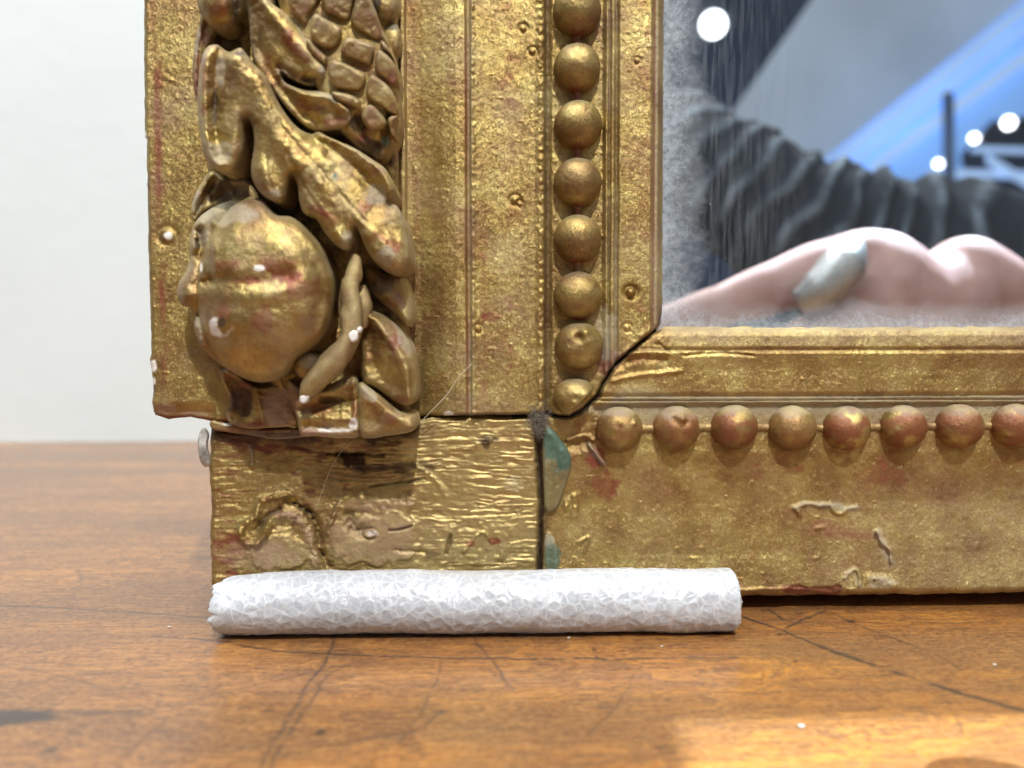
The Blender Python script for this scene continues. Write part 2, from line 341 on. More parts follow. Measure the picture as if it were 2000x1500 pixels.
KS = np.array([(200, -8), (283, -6), (292, 0), (390, 0), (770, 0), (776, 0), (779, 8), (787, 8), (790, -34), (800, -33.5), (815, -30), (835, -21), (860, -9), (885, -1), (903, 0), (907, -10), (912, -10), (916, 4), (924, 1), (950, -4), (1010, -4), (1040, 0), (1050, 5), (1057, 2), (1061, -18), (1067, -18), (1074, -11), (1100, -10), (1172, -10), (1178, -2), (1182, 2), (1184, -7), (1187, -7), (1190, 3), (1195, 3), (1197, -7), (1201, -7), (1206, 3), (1230, 1), (1266, 6), (1271, 2), (1274, -8), (1279, -9), (1282, -12), (1294, -27), (1330, -27)], float)
def stile_z(u, v, d):
    x = u5(u, v)+.7*fbm(u*.03, v*.01, 5, 3)
    z = np.interp(x, KS[:, 0], KS[:, 1])
    z += .9*fbm(u*.12, v*.12, 11, 3)+.5*fbm(u*.02, v*.004, 12, 3)
    rough = np.exp(-((x-1052)/5.5)**2)*3.2+np.exp(-((x-919)/4)**2)*2.0+np.exp(-((x-1079)/4)**2)*1.5+np.exp(-((x-1172)/4)**2)*1.5
    z += rough*fbm(u*.16, v*.13, 13, 2)*1.6
    g = vn(u*.11, v*.11, 14); z += 1.8*sm(.90, .98, g)
    for cu, cv, r, h in ((1232, 570, 7, 9), (1022, 55, 5, 5), (1040, 100, 5, 4), (1006, 390, 6, 5), (1015, 398, 4, 4), (934, 642, 5, 4), (1244, 118, 4, 3), (1225, 640, 5, 3), (327, 460, 11, 4)):
        dd = np.hypot(u-cu, v-cv)/r; z += h*np.exp(-dd**2)-h*.8*np.exp(-((dd-1.6)/.6)**2)
    z -= 7*(1-sm(0, 7, d))**2+3*stroke(u, v, [(1045, 800), (1100, 805), (1160, 760), (1200, 700), (1280, 640)], 9)*(fbm(u*.08, v*.08, 3, 2))
    z += 5*stroke(u, v, [(1218, 690), (1245, 668), (1270, 640)], 6)
    z -= 14*(v > 700)*(u < 420)*(1-sm(3, 30, 815-v+8*fbm(u*.03, v*.03, 9)))
    return z
def z0(u): return np.zeros(u.shape)
def stile_a(u, v, d, z):
    x = u5(u, v); nz = fbm(u*.02, v*.006, 40, 4); n2 = fbm(u*.06, v*.06, 41, 4)
    red = .95*np.exp(-((x-312+3*nz)/10)**2)*sm(-.3, .3, nz+.15)+.9*np.exp(-((x-906)/4)**2)*sm(-.5, .3, nz+.2)+.9*np.exp(-((x-1274)/3)**2)
    red += .7*np.exp(-((x-935)/14)**2)*sm(-.1, .4, n2)*sm(-.2, .3, nz)+.6*blob(u, v, 960, 620, 22, 10)+.55*np.exp(-((x-1255)/16)**2)*sm(0, .4, n2)
    red += blob(u, v, 1185, 700, 26, 20)*.9+.9*blob(u, v, 1190, 722, 30, 14)+.7*np.exp(-((x-990)/18)**2)*sm(.05, .4, n2+.3*nz)+.42*np.exp(-((x-806)/22)**2)*sm(-.6, .4, nz)
    red += .9*(1-sm(3, 10, d))*(v > 800)*(u < 470)
    dust = .5*np.exp(-((x-913)/5)**2)+.75*np.exp(-((x-1278)/3)**2)+.5*np.exp(-((x-1200)/5)**2)*sm(200, 700, v)+.8*blob(u, v, 1180, 650, 24, 50)
    dust += .22*sm(-.1, .6, fbm(u*.01, v*.01, 44, 3))
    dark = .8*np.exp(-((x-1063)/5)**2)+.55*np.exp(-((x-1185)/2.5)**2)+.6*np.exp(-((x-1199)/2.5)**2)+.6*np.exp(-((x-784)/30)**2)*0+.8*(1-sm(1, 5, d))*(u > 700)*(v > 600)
    dark += .35*np.exp(-((x-1286)/6)**2)
    white = blob(u, v, 327, 460, 10, 11, .6)+blob(u, v, 876, 808, 12, 6)+blob(u, v, 299, 712, 7, 14, .5)+.9*blob(u, v, 301, 745, 5, 10)+.8*blob(u, v, 284, 270, 4, 14)
    pink = .8*blob(u, v, 320, 800, 22, 12)+.7*blob(u, v, 380, 808, 30, 6)
    return dict(red=np.clip(red, 0, 1), dust=np.clip(dust, 0, 1), dark=np.clip(dark, 0, 1), white=np.clip(white, 0, 1), pink=np.clip(pink, 0, 1), teal=z0(u), smooth=.25*np.exp(-((x-840)/45)**2))
lft = [(281, -60), (283, 268), (287, 272), (287, 300), (292, 560), (296, 690), (293, 700), (300, 760), (297, 785), (303, 810), (330, 819), (372, 814), (410, 822), (440, 824), (470, 818), (800, 814), (880, 811), (1046, 810), (1062, 806), (1090, 811), (1112, 812), (1130, 803), (1166, 772), (1178, 745), (1200, 711), (1230, 684), (1266, 655), (1290, 632), (1294.5, 600), (1297, -60)]
stile = relief('stile', jagged(lft, 10, 1.0), stile_z, GOLD, root, step=2.2, smooth=False, attr=stile_a, depth=-420)

KR = np.array([(600, -24), (641, -20), (646, -6), (655, 0), (677, 3), (683, -1), (690, 5), (720, 2), (765, 3), (771, -2), (774, -5), (777, 0), (780, -6), (785, -3), (789, -11), (798, -13), (870, -13), (884, -12), (900, -13), (980, -17), (1080, -12), (1150, -4), (1158, -8), (1164, -16), (1300, -16)], float)
def rail_z(u, v, d):
    y = v5(u, v)+.7*fbm(u*.008, v*.03, 25, 3)
    z = np.interp(y, KR[:, 0], KR[:, 1]); z += .9*fbm(u*.12, v*.12, 21, 3)+.6*fbm(u*.004, v*.03, 22, 3)
    g = vn(u*.10, v*.10, 24); z += 1.9*sm(.90, .98, g)
    for P, w_, a in (([(1553, 992), (1575, 985), (1600, 986), (1622, 987), (1630, 1000), (1645, 1003), (1655, 994), (1672, 992)], 4.0, 6), ([(1553, 995), (1562, 1006)], 5, 5), ([(1715, 1040), (1722, 1060), (1738, 1075), (1740, 1098)], 4.5, 8),
                     ([(1650, 1130), (1668, 1112), (1680, 1125), (1678, 1145)], 3, 5), ([(1700, 1130), (1730, 1135), (1748, 1145)], 9, 6), ([(1130, 1060), (1150, 1050), (1140, 1080)], 2.5, 5), ([(1105, 990), (1125, 970), (1118, 1010)], 7, 6), ([(1595, 1033), (1608, 1030)], 4, 3),
                     ([(1440, 1153), (1560, 1150), (1620, 1158)], 3, 3), ([(1212, 690), (1290, 686), (1325, 692)], 5, 6), ([(1195, 745), (1260, 732), (1330, 725)], 4, 5), ([(1205, 715), (1250, 700), (1300, 705)], 7, -5),
                     ([(1285, 672), (1305, 684), (1330, 693), (1400, 690), (1470, 694)], 3, -5), ([(1060, 855), (1100, 870), (1140, 862)], 12, -7), ([(1150, 868), (1165, 885), (1178, 905)], 4, 9), ([(1110, 860), (1140, 852), (1160, 858)], 4, 7)):
        z += a*stroke(u, v, P, w_)*(1+.5*fbm(u*.1, v*.1, 27, 2))
    z += 3*blob(u, v, 1160, 820, 40, 30)*fbm(u*.06, v*.06, 28, 3)*1.5
    z -= 7*(1-sm(0, 7, d))**2
    z -= 6*blob(u, v, 1600, 1158, 60, 16, .7)
    return z
def rail_a(u, v, d, z):
    y = v5(u, v); n2 = fbm(u*.05, v*.05, 51, 4); nx = fbm(u*.006, v*.03, 52, 4)
    red = .8*blob(u, v, 1185, 950, 24, 34, .8)+.8*blob(u, v, 1560, 1150, 60, 9, .6)+.9*blob(u, v, 1625, 1152, 34, 11, .6)+.5*blob(u, v, 1650, 1040, 70, 22, .9)+.4*blob(u, v, 1720, 930, 60, 25, 1)+.45*np.exp(-((y-905)/26)**2)*sm(.0, .45, n2)
    red += .3*sm(.1, .5, n2)*sm(860, 1000, y)*sm(1900, 1300, u)+.3*sm(.15, .4, nx)+.4*blob(u, v, 1260, 700, 40, 12)+.8*blob(u, v, 1162, 895, 22, 20)
    dust = .85*np.exp(-((y-778)/9)**2)*sm(1180, 1260, u)+.75*np.exp(-((y-797)/10)**2)+.55*sm(1150, 1230, u)*np.exp(-((y-815)/26)**2)+.9*stroke(u, v, [(1200, 790), (1230, 775), (1290, 782)], 18)+.35*sm(688, 660, y)*sm(1280, 1330, u)
    dust += .9*stroke(u, v, [(1553, 992), (1575, 985), (1622, 987), (1655, 994), (1672, 992)], 6)+.9*stroke(u, v, [(1715, 1040), (1722, 1060), (1740, 1098)], 8)+.8*blob(u, v, 1722, 1138, 30, 14)+.6*stroke(u, v, [(1650, 1130), (1668, 1112), (1680, 1145)], 5)
    dust += .30*sm(1300, 2000, u)*sm(900, 1000, y)+.9*stroke(u, v, [(1150, 868), (1178, 905)], 5)
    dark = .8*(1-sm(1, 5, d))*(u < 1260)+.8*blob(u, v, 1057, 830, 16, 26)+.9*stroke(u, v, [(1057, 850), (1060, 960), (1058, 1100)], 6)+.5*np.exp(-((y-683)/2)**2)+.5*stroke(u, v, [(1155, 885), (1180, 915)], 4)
    teal = z0(u)+.8*blob(u, v, 1082, 1078, 14, 34, .7)
    return dict(red=np.clip(red, 0, 1), dust=np.clip(dust, 0, 1), dark=np.clip(dark, 0, 1), white=z0(u), pink=z0(u), teal=np.clip(teal, 0, 1), smooth=z0(u))
rl = [(1297, 639), (1272, 654), (1234, 686), (1204, 714), (1182, 747), (1171, 775), (1134, 806), (1114, 815), (1088, 814), (1062, 810), (1053, 826), (1056, 900), (1059, 980), (1056, 1060), (1059, 1162), (1500, 1163), (1700, 1161), (2080, 1156), (2420, 1153), (2420, 637), (1700, 639)]
rail = relief('bottom_rail', jagged(rl, 8, 1.5, 2), rail_z, GOLD, root, step=2.2, smooth=False, attr=rail_a, depth=-420)

# corner block with wood grain under thin gilding and torn gesso remains
def block_z(u, v, d):
    vw = v+9*fbm(u*.012, v*.03, 131, 3); gr = fbm(u*.014, vw*.14, 31, 3); gr2 = fbm(u*.035, vw*.27, 32, 3)
    wgt = sm(640, 820, u)*sm(1060, 980, v)*.6+.7
    put_ = np.maximum(blob(u, v, 725, 1050, 100, 62, .35, 7), blob(u, v, 545, 1080, 60, 40, .3, 8)); brk = (.25+.9*sm(-.35, .3, fbm(u*.02, v*.05, 39, 3)))*(1-put_); z = -14+1.7*gr*wgt*brk+2.4*gr2*wgt*brk+3.5*sm(.1, .7, put_)+1.2*fbm(u*.1, v*.1, 33, 3)
    lump = fbm(u*.025, v*.025, 36, 4); low = sm(990, 1040, v+20*fbm(u*.02, 0*v, 4)); z += low*(3+2.5*lump)
    for P, w_, a in (([(560, 968), (512, 980), (498, 1010), (480, 1022), (468, 1040), (480, 1060), (505, 1058), (520, 1040)], 7, 13), ([(515, 1040), (540, 1008), (575, 1008), (597, 1035), (610, 1070), (614, 1105)], 10, 8),
                     ([(500, 1035), (520, 1012), (545, 995)], 6, -9), ([(560, 975), (600, 995), (620, 1030), (628, 1075), (642, 1108)], 7, -13), ([(530, 1030), (560, 1025), (580, 1045)], 7, -5),
                     ([(640, 1040), (660, 985), (680, 968)], 4, 6), ([(655, 1000), (700, 975), (760, 985), (800, 980)], 12, 5), ([(685, 1005), (690, 1030), (720, 1040)], 12, -12), ([(700, 1000), (740, 1010)], 6, -4), ([(760, 1036), (785, 1034), (803, 1028)], 2.5, -6),
                     ([(665, 885), (700, 890), (712, 915)], 10, -7), ([(640, 886), (750, 888)], 3, -5), ([(720, 950), (780, 942), (830, 935)], 2, -4), ([(487, 870), (494, 900), (490, 910)], 4, 6), ([(880, 1045), (872, 1080)], 3, -6), ([(815, 910), (850, 935), (870, 970)], 5, 4),
                     ([(770, 1075), (830, 1080)], 4, -4), ([(905, 1080), (940, 1040), (960, 1060)], 3, 4), ([(1050, 820), (1058, 1100)], 8, -4), ([(935, 870), (965, 855), (975, 862)], 8, 3), ([(1000, 935), (1010, 950)], 14, -3)):
        z += a*stroke(u, v, P, w_)*(1+.6*fbm(u*.12, v*.12, 37, 2))
    z += 10*blob(u, v, 722, 1042, 14, 9, .4)
    z -= 8*(1-sm(0, 9, d))**2+26*sm(850, 832, v)*sm(820, 790, u)
    z += blob(u, v, 920, 1060, 150, 50, .5)*2.5*fbm(u*.06, v*.06, 38, 3)
    return z
def block_a(u, v, d, z):
    n2 = fbm(u*.04, v*.12, 61, 4); n3 = fbm(u*.03, v*.03, 62, 4)
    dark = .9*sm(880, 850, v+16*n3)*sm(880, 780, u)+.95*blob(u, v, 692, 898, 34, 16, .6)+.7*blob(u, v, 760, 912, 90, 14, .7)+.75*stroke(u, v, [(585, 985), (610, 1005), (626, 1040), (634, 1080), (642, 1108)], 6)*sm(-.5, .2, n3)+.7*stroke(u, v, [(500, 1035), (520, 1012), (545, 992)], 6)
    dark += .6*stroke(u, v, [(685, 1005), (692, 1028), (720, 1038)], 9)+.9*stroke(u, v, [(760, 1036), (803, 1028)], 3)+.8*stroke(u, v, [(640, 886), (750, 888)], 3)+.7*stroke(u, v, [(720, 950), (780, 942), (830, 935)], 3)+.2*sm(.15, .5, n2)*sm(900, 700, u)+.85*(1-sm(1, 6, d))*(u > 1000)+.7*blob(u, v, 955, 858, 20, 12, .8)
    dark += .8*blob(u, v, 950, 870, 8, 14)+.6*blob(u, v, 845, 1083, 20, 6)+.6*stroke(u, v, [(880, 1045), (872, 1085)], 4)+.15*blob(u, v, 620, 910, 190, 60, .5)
    red = .4*sm(.05, .4, n2)*sm(880, 600, u)+.35*sm(.2, .5, n2)+.8*blob(u, v, 460, 850, 40, 22)+.9*blob(u, v, 965, 1056, 14, 8)+.8*blob(u, v, 918, 1062, 12, 7)+.5*blob(u, v, 440, 1080, 30, 60, .9)+.5*blob(u, v, 560, 870, 110, 20)
    pink = .5*np.maximum(blob(u, v, 725, 1050, 100, 62, .35, 7), .6*blob(u, v, 545, 1080, 60, 40, .3, 8))+.6*stroke(u, v, [(545, 1008), (575, 1008), (597, 1035), (610, 1070), (614, 1105)], 11)+.45*blob(u, v, 740, 985, 70, 16)+.4*blob(u, v, 500, 1085, 90, 30)
    white = .8*blob(u, v, 728, 1042, 12, 6, .5)+.5*blob(u, v, 424, 900, 8, 30, .8)*0
    dust = .4*blob(u, v, 1003, 940, 18, 18)+.5*stroke(u, v, [(487, 870), (494, 905)], 4)+.7*blob(u, v, 1048, 825, 16, 18, .6)
    return dict(red=np.clip(red, 0, 1), dark=np.clip(dark, 0, 1), pink=np.clip(pink, 0, 1), white=np.clip(white, 0, 1), dust=np.clip(dust, 0, 1), teal=z0(u), pale=np.clip(.2+.5*sm(680, 880, u)+.3*fbm(u*.02, v*.04, 66, 4), 0, 1)*.75, smooth=.7*sm(600, 850, u)*np.ones(u.shape))  # pale: lamp brightness on the block put into its colour, stronger to the right
bl = [(413, 828), (440, 833), (480, 829), (700, 818), (812, 819), (900, 815), (1040, 814), (1047, 822), (1050, 860), (1054, 960), (1055, 1000), (1052, 1090), (1052, 1150), (600, 1152), (414, 1142), (411, 1050), (414, 1000), (409, 900)]
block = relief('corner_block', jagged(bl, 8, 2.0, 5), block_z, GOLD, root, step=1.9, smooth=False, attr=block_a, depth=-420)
# dark timber behind the joints
bk = simple('old_dark_timber', (.035, .018, .010), .8)
for xa_, xb_, va_, vb_, zb_ in ((420., 1075., 842., 1150., -27.), (1040., 2400., 692., 1150., -28.)):
    A = fp(np.array([xa_, xb_, xb_, xa_]), np.array([vb_, vb_, va_, va_]), np.full(4, zb_)); A2 = A.copy(); A2[:, 2] -= 370; A[:2, 1] += 6; A2[:2, 1] += 6
    mkmesh('backing_board', np.concatenate([A, A2]), [(0, 1, 2, 3), (5, 4, 7, 6), (4, 0, 3, 7), (1, 5, 6, 2), (3, 2, 6, 7), (4, 5, 1, 0)], bk, root, smooth=False)
A = fp(np.array([300., 1290., 1290., 300.]), np.array([805., 805., -200., -200.]), np.full(4, -60.))
A2 = A.copy(); A2[:, 2] -= 180
mkmesh('backing_board', np.concatenate([A, A2]), [(0, 1, 2, 3), (5, 4, 7, 6), (4, 0, 3, 7), (1, 5, 6, 2), (3, 2, 6, 7), (4, 5, 1, 0)], bk, root, smooth=False)

# ---- beads
def bead(cu, cv, r, zc, vert, seed, dents=(), cut=None, redk=.5, squash=1.0):
    nu, nv_ = 96, 40
    th = np.linspace(0, 2*math.pi, nu, endpoint=False); ph = np.linspace(-.45*math.pi, .5*math.pi, nv_)
    T, Ph = np.meshgrid(th, ph)
    dx = np.cos(T)*np.cos(Ph); dy = np.sin(T)*np.cos(Ph); dz = np.sin(Ph)
    c = fp(np.array(float(cu)), np.array(float(cv)), np.array(float(zc)))
    rr = r*(1+.018*fbm(dx*3+seed*7, dy*3+dz*2, seed, 3)+.006*fbm(dx*12+seed, dy*12, seed+3, 3))
    X = rr*dx*(1.0 if vert else squash); Y = rr*dy*(squash if vert else 1.0); Z = rr*dz
    for (ex, ey, er, ea) in dents:
        g = np.exp(-(((X/r-ex)**2+(Y/r-ey)**2)/er**2)); Z = Z+g*ea*r*(dz > 0)
    if cut is not None:        # sawn at the mitre: points beyond the line are pressed back onto it
        nx, ny, off = cut; s = X*nx+Y*ny-off*r; m = s > 0; X = np.where(m, X-s*nx, X); Y = np.where(m, Y-s*ny, Y)
    V = np.stack([c[0]+X, c[1]+Y, c[2]+Z], -1).reshape(-1, 3)
    Q = []
    for j in range(nv_-1):
        a = j*nu+np.arange(nu); b = j*nu+(np.arange(nu)+1) % nu; Q.append(np.stack([a, b, b+nu, a+nu], -1))
    wn = fbm(dx*2.2+seed*3, dy*2.2+seed, seed+5, 4)
    if vert: red = .9*sm(-.78, -.95, dy)*sm(.5, .2, abs(dx))+redk*sm(.1, .5, wn); dust = .5*sm(.6, .95, dy)+.35*sm(.0, -.4, dz)
    else: red = 1.2*redk*sm(-.35, .2, wn+.45*np.exp(-((dy-.1)/.45)**2)-.1); dust = .75*sm(.45, .85, dy+.25*wn)+.3*sm(.1, -.3, dz)
    dark = (.34 if vert else .12)*(.7+.6*wn)
    f = lambda a: np.clip(a*np.ones(T.shape), 0, 1).ravel()
    return mkmesh('bead', V, np.concatenate(Q), GOLD, root, dict(red=f(red), dust=f(dust), dark=f(dark), white=f(0), pink=f(0), teal=f(0), smooth=f(.45)))
for i, (cu, cv, r) in enumerate([(1127, -88, 46), (1127, 24, 46), (1127, 134, 45), (1129, 245, 46), (1128, 357, 46), (1128, 467, 46), (1129, 577, 46)]):
    b = bead(cu, cv, r, -4, True, i+1, redk=.35, dents=[(.15, .45, .1, .05)] if i == 3 else [(.7, .55, .12, .06)] if i == 6 else ())
bead(1131, 676, 47, -6, True, 12, dents=[(.15, .55, .22, .22), (-.1, .35, .16, -.22), (.3, .2, .18, .10), (-.3, .1, .25, -.06)], redk=.3)
b = bead(1124, 776, 45, -4, True, 15, dents=[(.3, .2, .25, .12), (-.1, 0, .12, -.1)], redk=.3, cut=(.707, -.707, .18), squash=.82)
b['label'] = 'half bead sawn off at the mitre joint'
hb = [(1209, 838), (1320, 836), (1433, 834), (1546, 836), (1652, 836), (1762, 833), (1871, 832), (1980, 831), (2088, 830), (2196, 829), (2304, 828)]
dn = {0: [(.55, .35, .1, .12), (-.1, .35, .1, .08), (-.4, -.35, .09, .06)], 1: [(.05, .5, .16, .22), (-.25, .45, .13, -.16), (.25, .3, .14, -.1)]}
for i, (cu, cv) in enumerate(hb):
    bead(cu, cv, ([44, 44, 44, 45, 44, 43]+[44]*9)[i], -10, False, 30+i, dents=dn.get(i, ()), redk=[.5, .7, .85, .45, .95, .9, .8, .9, .8, .7, .8][i]*.8, squash=1.04)

def link(p, q, z, redv):
    pts = [(p[0]+(q[0]-p[0])*k, p[1]+(q[1]-p[1])*k, z) for k in (.36, .5, .64)]
    tube('bead_link', pts, [10, 6.5, 10], GOLD, root, amp=.15, nseg=12, attrs=lambda V: dict(red=np.full(len(V), redv), dust=np.full(len(V), .2), smooth=np.full(len(V), .5)))
LINKS = [((1127, -88), (1127, 24), 1), ((1127, 24), (1127, 134), 1), ((1127, 134), (1129, 245), 1), ((1129, 245), (1128, 357), 1), ((1128, 357), (1128, 467), 1), ((1128, 467), (1129, 577), .6)]
LINKS += [(hb[i], hb[i+1], .3) for i in range(len(hb)-1)]
# ---- carved ornament
def ornament(name, outline, base, H, w_, strokes=(), tilt=(0, 0, 0, 0), step=2.2, rough=1.2, redb=(), dustb=(), whiteb=(), darkb=(), tealb=(), whitecut=(), pinkb=(), redk=.5, smooth=True, depth=-10, sk=None, extra=None, sm_=.35, parent=None, seed=1, dustk=.3):
    cu, cv, tu, tv = tilt
    def zf(u, v, d):
        z = base+H*pillow(d, w_*.75)+(u-cu)*tu*bool(cu)+(v-cv)*tv*bool(cv)
        for P, ww, a in strokes: z = z+a*stroke(u, v, P, ww)
        z = z+rough*fbm(u*.05+seed, v*.05, 70+seed, 4)+.35*rough*fbm(u*.25, v*.25, 71+seed, 2)
        if extra: z = extra(u, v, d, z)
        return z
    def at(u, v, d, z):
        n = fbm(u*.018+seed*3, v*.018, 80+seed, 4); one = np.ones(u.shape)
        red = redk*sm(.12, .4, n)*.9+sum(.72*blob(u, v, *b) for b in redb)
        dust = dustk*sm(-.2, .4, fbm(u*.03, v*.03, 85+seed, 3))+.35*(1-sm(2, 12, d))+sum(.9*blob(u, v, *b) for b in dustb)
        f = lambda a: np.clip(a*one, 0, 1)
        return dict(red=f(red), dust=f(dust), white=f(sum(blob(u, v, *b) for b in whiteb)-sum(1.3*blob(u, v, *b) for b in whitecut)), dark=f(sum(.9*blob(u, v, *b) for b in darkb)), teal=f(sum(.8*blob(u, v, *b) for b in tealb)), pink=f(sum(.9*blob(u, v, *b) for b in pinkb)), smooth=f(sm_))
    return relief(name, outline, zf, GOLD, parent or root, step=step, attr=at, smooth=smooth, depth=depth, rel_skirt=sk)

# ground mass behind the carving
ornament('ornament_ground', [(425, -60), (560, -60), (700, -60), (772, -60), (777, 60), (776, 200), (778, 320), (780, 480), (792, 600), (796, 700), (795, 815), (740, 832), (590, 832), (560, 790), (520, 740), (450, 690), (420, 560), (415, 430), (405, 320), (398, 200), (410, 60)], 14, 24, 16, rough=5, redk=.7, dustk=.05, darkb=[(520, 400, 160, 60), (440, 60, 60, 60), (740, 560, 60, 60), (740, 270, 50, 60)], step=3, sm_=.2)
ornament('leaf', [(398, 20), (386, 60), (377, 115), (378, 165), (385, 200), (396, 205), (402, 150), (412, 90), (425, 50)], 44, 22, 12, [([(404, 40), (391, 100), (389, 190)], 5, -10)], redk=.9, redb=[(386, 130, 7, 60)], dustb=[(384, 70, 6, 40)], seed=2)
ornament('leaf', [(412, 334), (440, 345), (480, 350), (500, 372), (505, 402), (450, 400), (404, 412), (380, 432), (373, 418), (378, 388), (394, 356)], 40, 24, 12, [([(420, 350), (395, 390), (384, 420)], 6, -14), ([(450, 370), (420, 390)], 12, -10)], darkb=[(440, 375, 45, 25)], dustb=[(385, 395, 8, 30)], redk=.6, seed=3)
# berries at the top
def round_h(cu, cv, ru, rv, H):
    def e(u, v, d, z): return z+H*np.sqrt(np.maximum(0, 1-((u-cu)/ru)**2-((v-cv)/rv)**2))
    return e
ornament('berry', [(385, -40), (384, 0), (393, 28), (408, 46), (430, 56), (452, 52), (468, 38), (476, 10), (476, -40)], 70, 20, 14, [([(462, -30), (458, 20), (466, 40)], 7, -16), ([(440, -40), (436, 10)], 12, 6)], extra=round_h(430, -5, 52, 65, 46), darkb=[(461, 10, 9, 30)], redk=.35, redb=[(430, 20, 22, 20)], seed=4)
ornament('berry', [(728, -20), (735, 20), (748, 38), (766, 40), (778, 24), (779, -10), (776, -40), (735, -40)], 30, 14, 12, extra=round_h(754, 0, 30, 42, 28), seed=5, darkb=[(736, 10, 10, 30)], redk=.3)
ornament('berry', [(744, 46), (760, 42), (776, 48), (783, 70), (781, 96), (772, 112), (760, 104), (750, 74)], 22, 14, 10, extra=round_h(768, 75, 22, 36, 22), seed=6, darkb=[(758, 52, 24, 10)], redk=.2)

# pine cone with scales
cone = ornament('pine_cone', [(540, -50), (545, 10), (565, 60), (600, 130), (630, 200), (655, 245), (690, 282), (722, 304), (745, 314), (762, 298), (776, 270), (782, 235), (779, 185), (777, 135), (764, 92), (742, 48), (722, 12), (700, -50)], 70, 22, 22, [([(700, 40), (760, 95)], 4, -8), ([(720, 215), (740, 260), (750, 300)], 8, 6), ([(700, 225), (712, 265)], 7, -8), ([(762, 220), (765, 280)], 6, -6)], extra=round_h(660, 70, 130, 260, 40), redk=.5, darkb=[(725, 285, 30, 20), (700, 240, 30, 18)], redb=[(712, 275, 16, 14)], tealb=[(752, 272, 9, 12)], seed=7, depth=10)
scl = [[(632, -30), (692, -30), (690, 6), (681, 40), (656, 32), (633, 17)], [(697, -30), (712, -20), (735, 26), (745, 68), (733, 79), (708, 62), (686, 45), (693, 8)],
       [(614, 30), (640, 40), (664, 53), (667, 71), (655, 93), (630, 93), (607, 70)], [(678, 74), (705, 80), (730, 92), (723, 127), (700, 120), (671, 108), (667, 94)], [(738, 100), (756, 108), (773, 132), (776, 160), (764, 167), (748, 152), (733, 136)],
       [(646, 122), (662, 120), (690, 132), (714, 147), (707, 174), (684, 176), (661, 172), (643, 150)], [(724, 149), (745, 158), (762, 173), (775, 203), (772, 224), (744, 208), (718, 188)], [(723, 205), (742, 220), (755, 239), (748, 250), (725, 255), (706, 228)],
       [(744, 80), (757, 90), (770, 118), (760, 106), (748, 97)], [(570, -30), (624, -30), (622, 2), (607, 24), (598, 52), (585, 39), (563, 8)], [(650, 180), (680, 184), (702, 196), (703, 215), (684, 208), (658, 196)], [(776, 228), (770, 245), (773, 268), (762, 262), (757, 236), (765, 226)], [(600, 76), (624, 98), (640, 112), (636, 128), (620, 118), (604, 98)]]
for i, P in enumerate(scl):
    P = np.array(P, float); c = P.mean(0)
    zc = 70+22+40*math.sqrt(max(.05, 1-((c[0]-660)/130)**2-((c[1]-70)/260)**2))-6
    P = c+(P-c)*1.04
    cx_, cy_ = float(c[0]), float(c[1])
    ornament('scale', P, zc, 17, 13, tilt=(cx_, cy_, -.12, -.10), rough=2.2, step=2, redk=.4, redb=[(762, 155, 10, 12)] if i == 4 else ([(765, 205, 9, 14)] if i == 6 else ()), dustb=[(cx_, cy_-8, 14, 8)], sk=34, n=4, seed=10+i, parent=cone, sm_=.4) if False else relief('scale', P, (lambda zc, cx_, cy_, i: (lambda u, v, d: zc+8+15*pillow(d, 8)-.20*(u-cx_)-.24*(v-cy_)+2.4*fbm(u*.06, v*.06, 200+i, 3)))(zc, cx_, cy_, i), GOLD, cone, step=2, attr=(lambda cx_, cy_, i: (lambda u, v, d, z: dict(red=np.clip(.6*sm(0, .3, fbm(u*.04, v*.04, 210+i, 3))+(.9*blob(u, v, 762, 155, 12, 12) if i == 4 else 0)+(.8*blob(u, v, 766, 208, 9, 12) if i == 6 else 0), 0, 1), dust=np.clip(.35+.4*sm(8, -8, v-cy_), 0, 1)*.6, smooth=np.full(u.shape, .45))))(cx_, cy_, i), n=4, rel_skirt=34)

# upper curling leaf
ornament('acanthus_leaf', [(484, -50), (523, -50), (528, 0), (549, 19), (582, 45), (601, 75), (624, 107), (637, 130), (638, 154), (622, 167), (596, 167), (566, 152), (551, 141), (549, 147), (563, 164), (596, 176), (627, 177), (657, 185), (679, 206), (690, 228), (680, 249), (653, 254), (616, 256), (588, 240), (562, 214), (536, 182), (510, 143), (494, 107), (487, 58)],
         106, 26, 17, [([(492, 10), (503, 90), (540, 160), (580, 215), (620, 245)], 16, -18), ([(520, 10), (560, 60), (600, 110), (622, 135)], 17, 14), ([(552, 145), (590, 180), (640, 192), (678, 215)], 9, 13), ([(560, 160), (600, 205), (650, 232)], 16, -5), ([(595, 155), (620, 160)], 8, -16), ([(545, 128), (575, 150)], 7, -10)],
         redb=[(600, 205, 34, 12, .5, 3, .4), (655, 238, 34, 10, .5, 3, -.1), (585, 100, 30, 14, .7, 3, .8), (560, 70, 14, 20)], dustb=[(640, 190, 30, 8, .5, 3, .4), (600, 70, 10, 40, .5, 3, -.5), (630, 140, 9, 20), (683, 222, 9, 16)], darkb=[(612, 158, 26, 8)], redk=.55, seed=21)
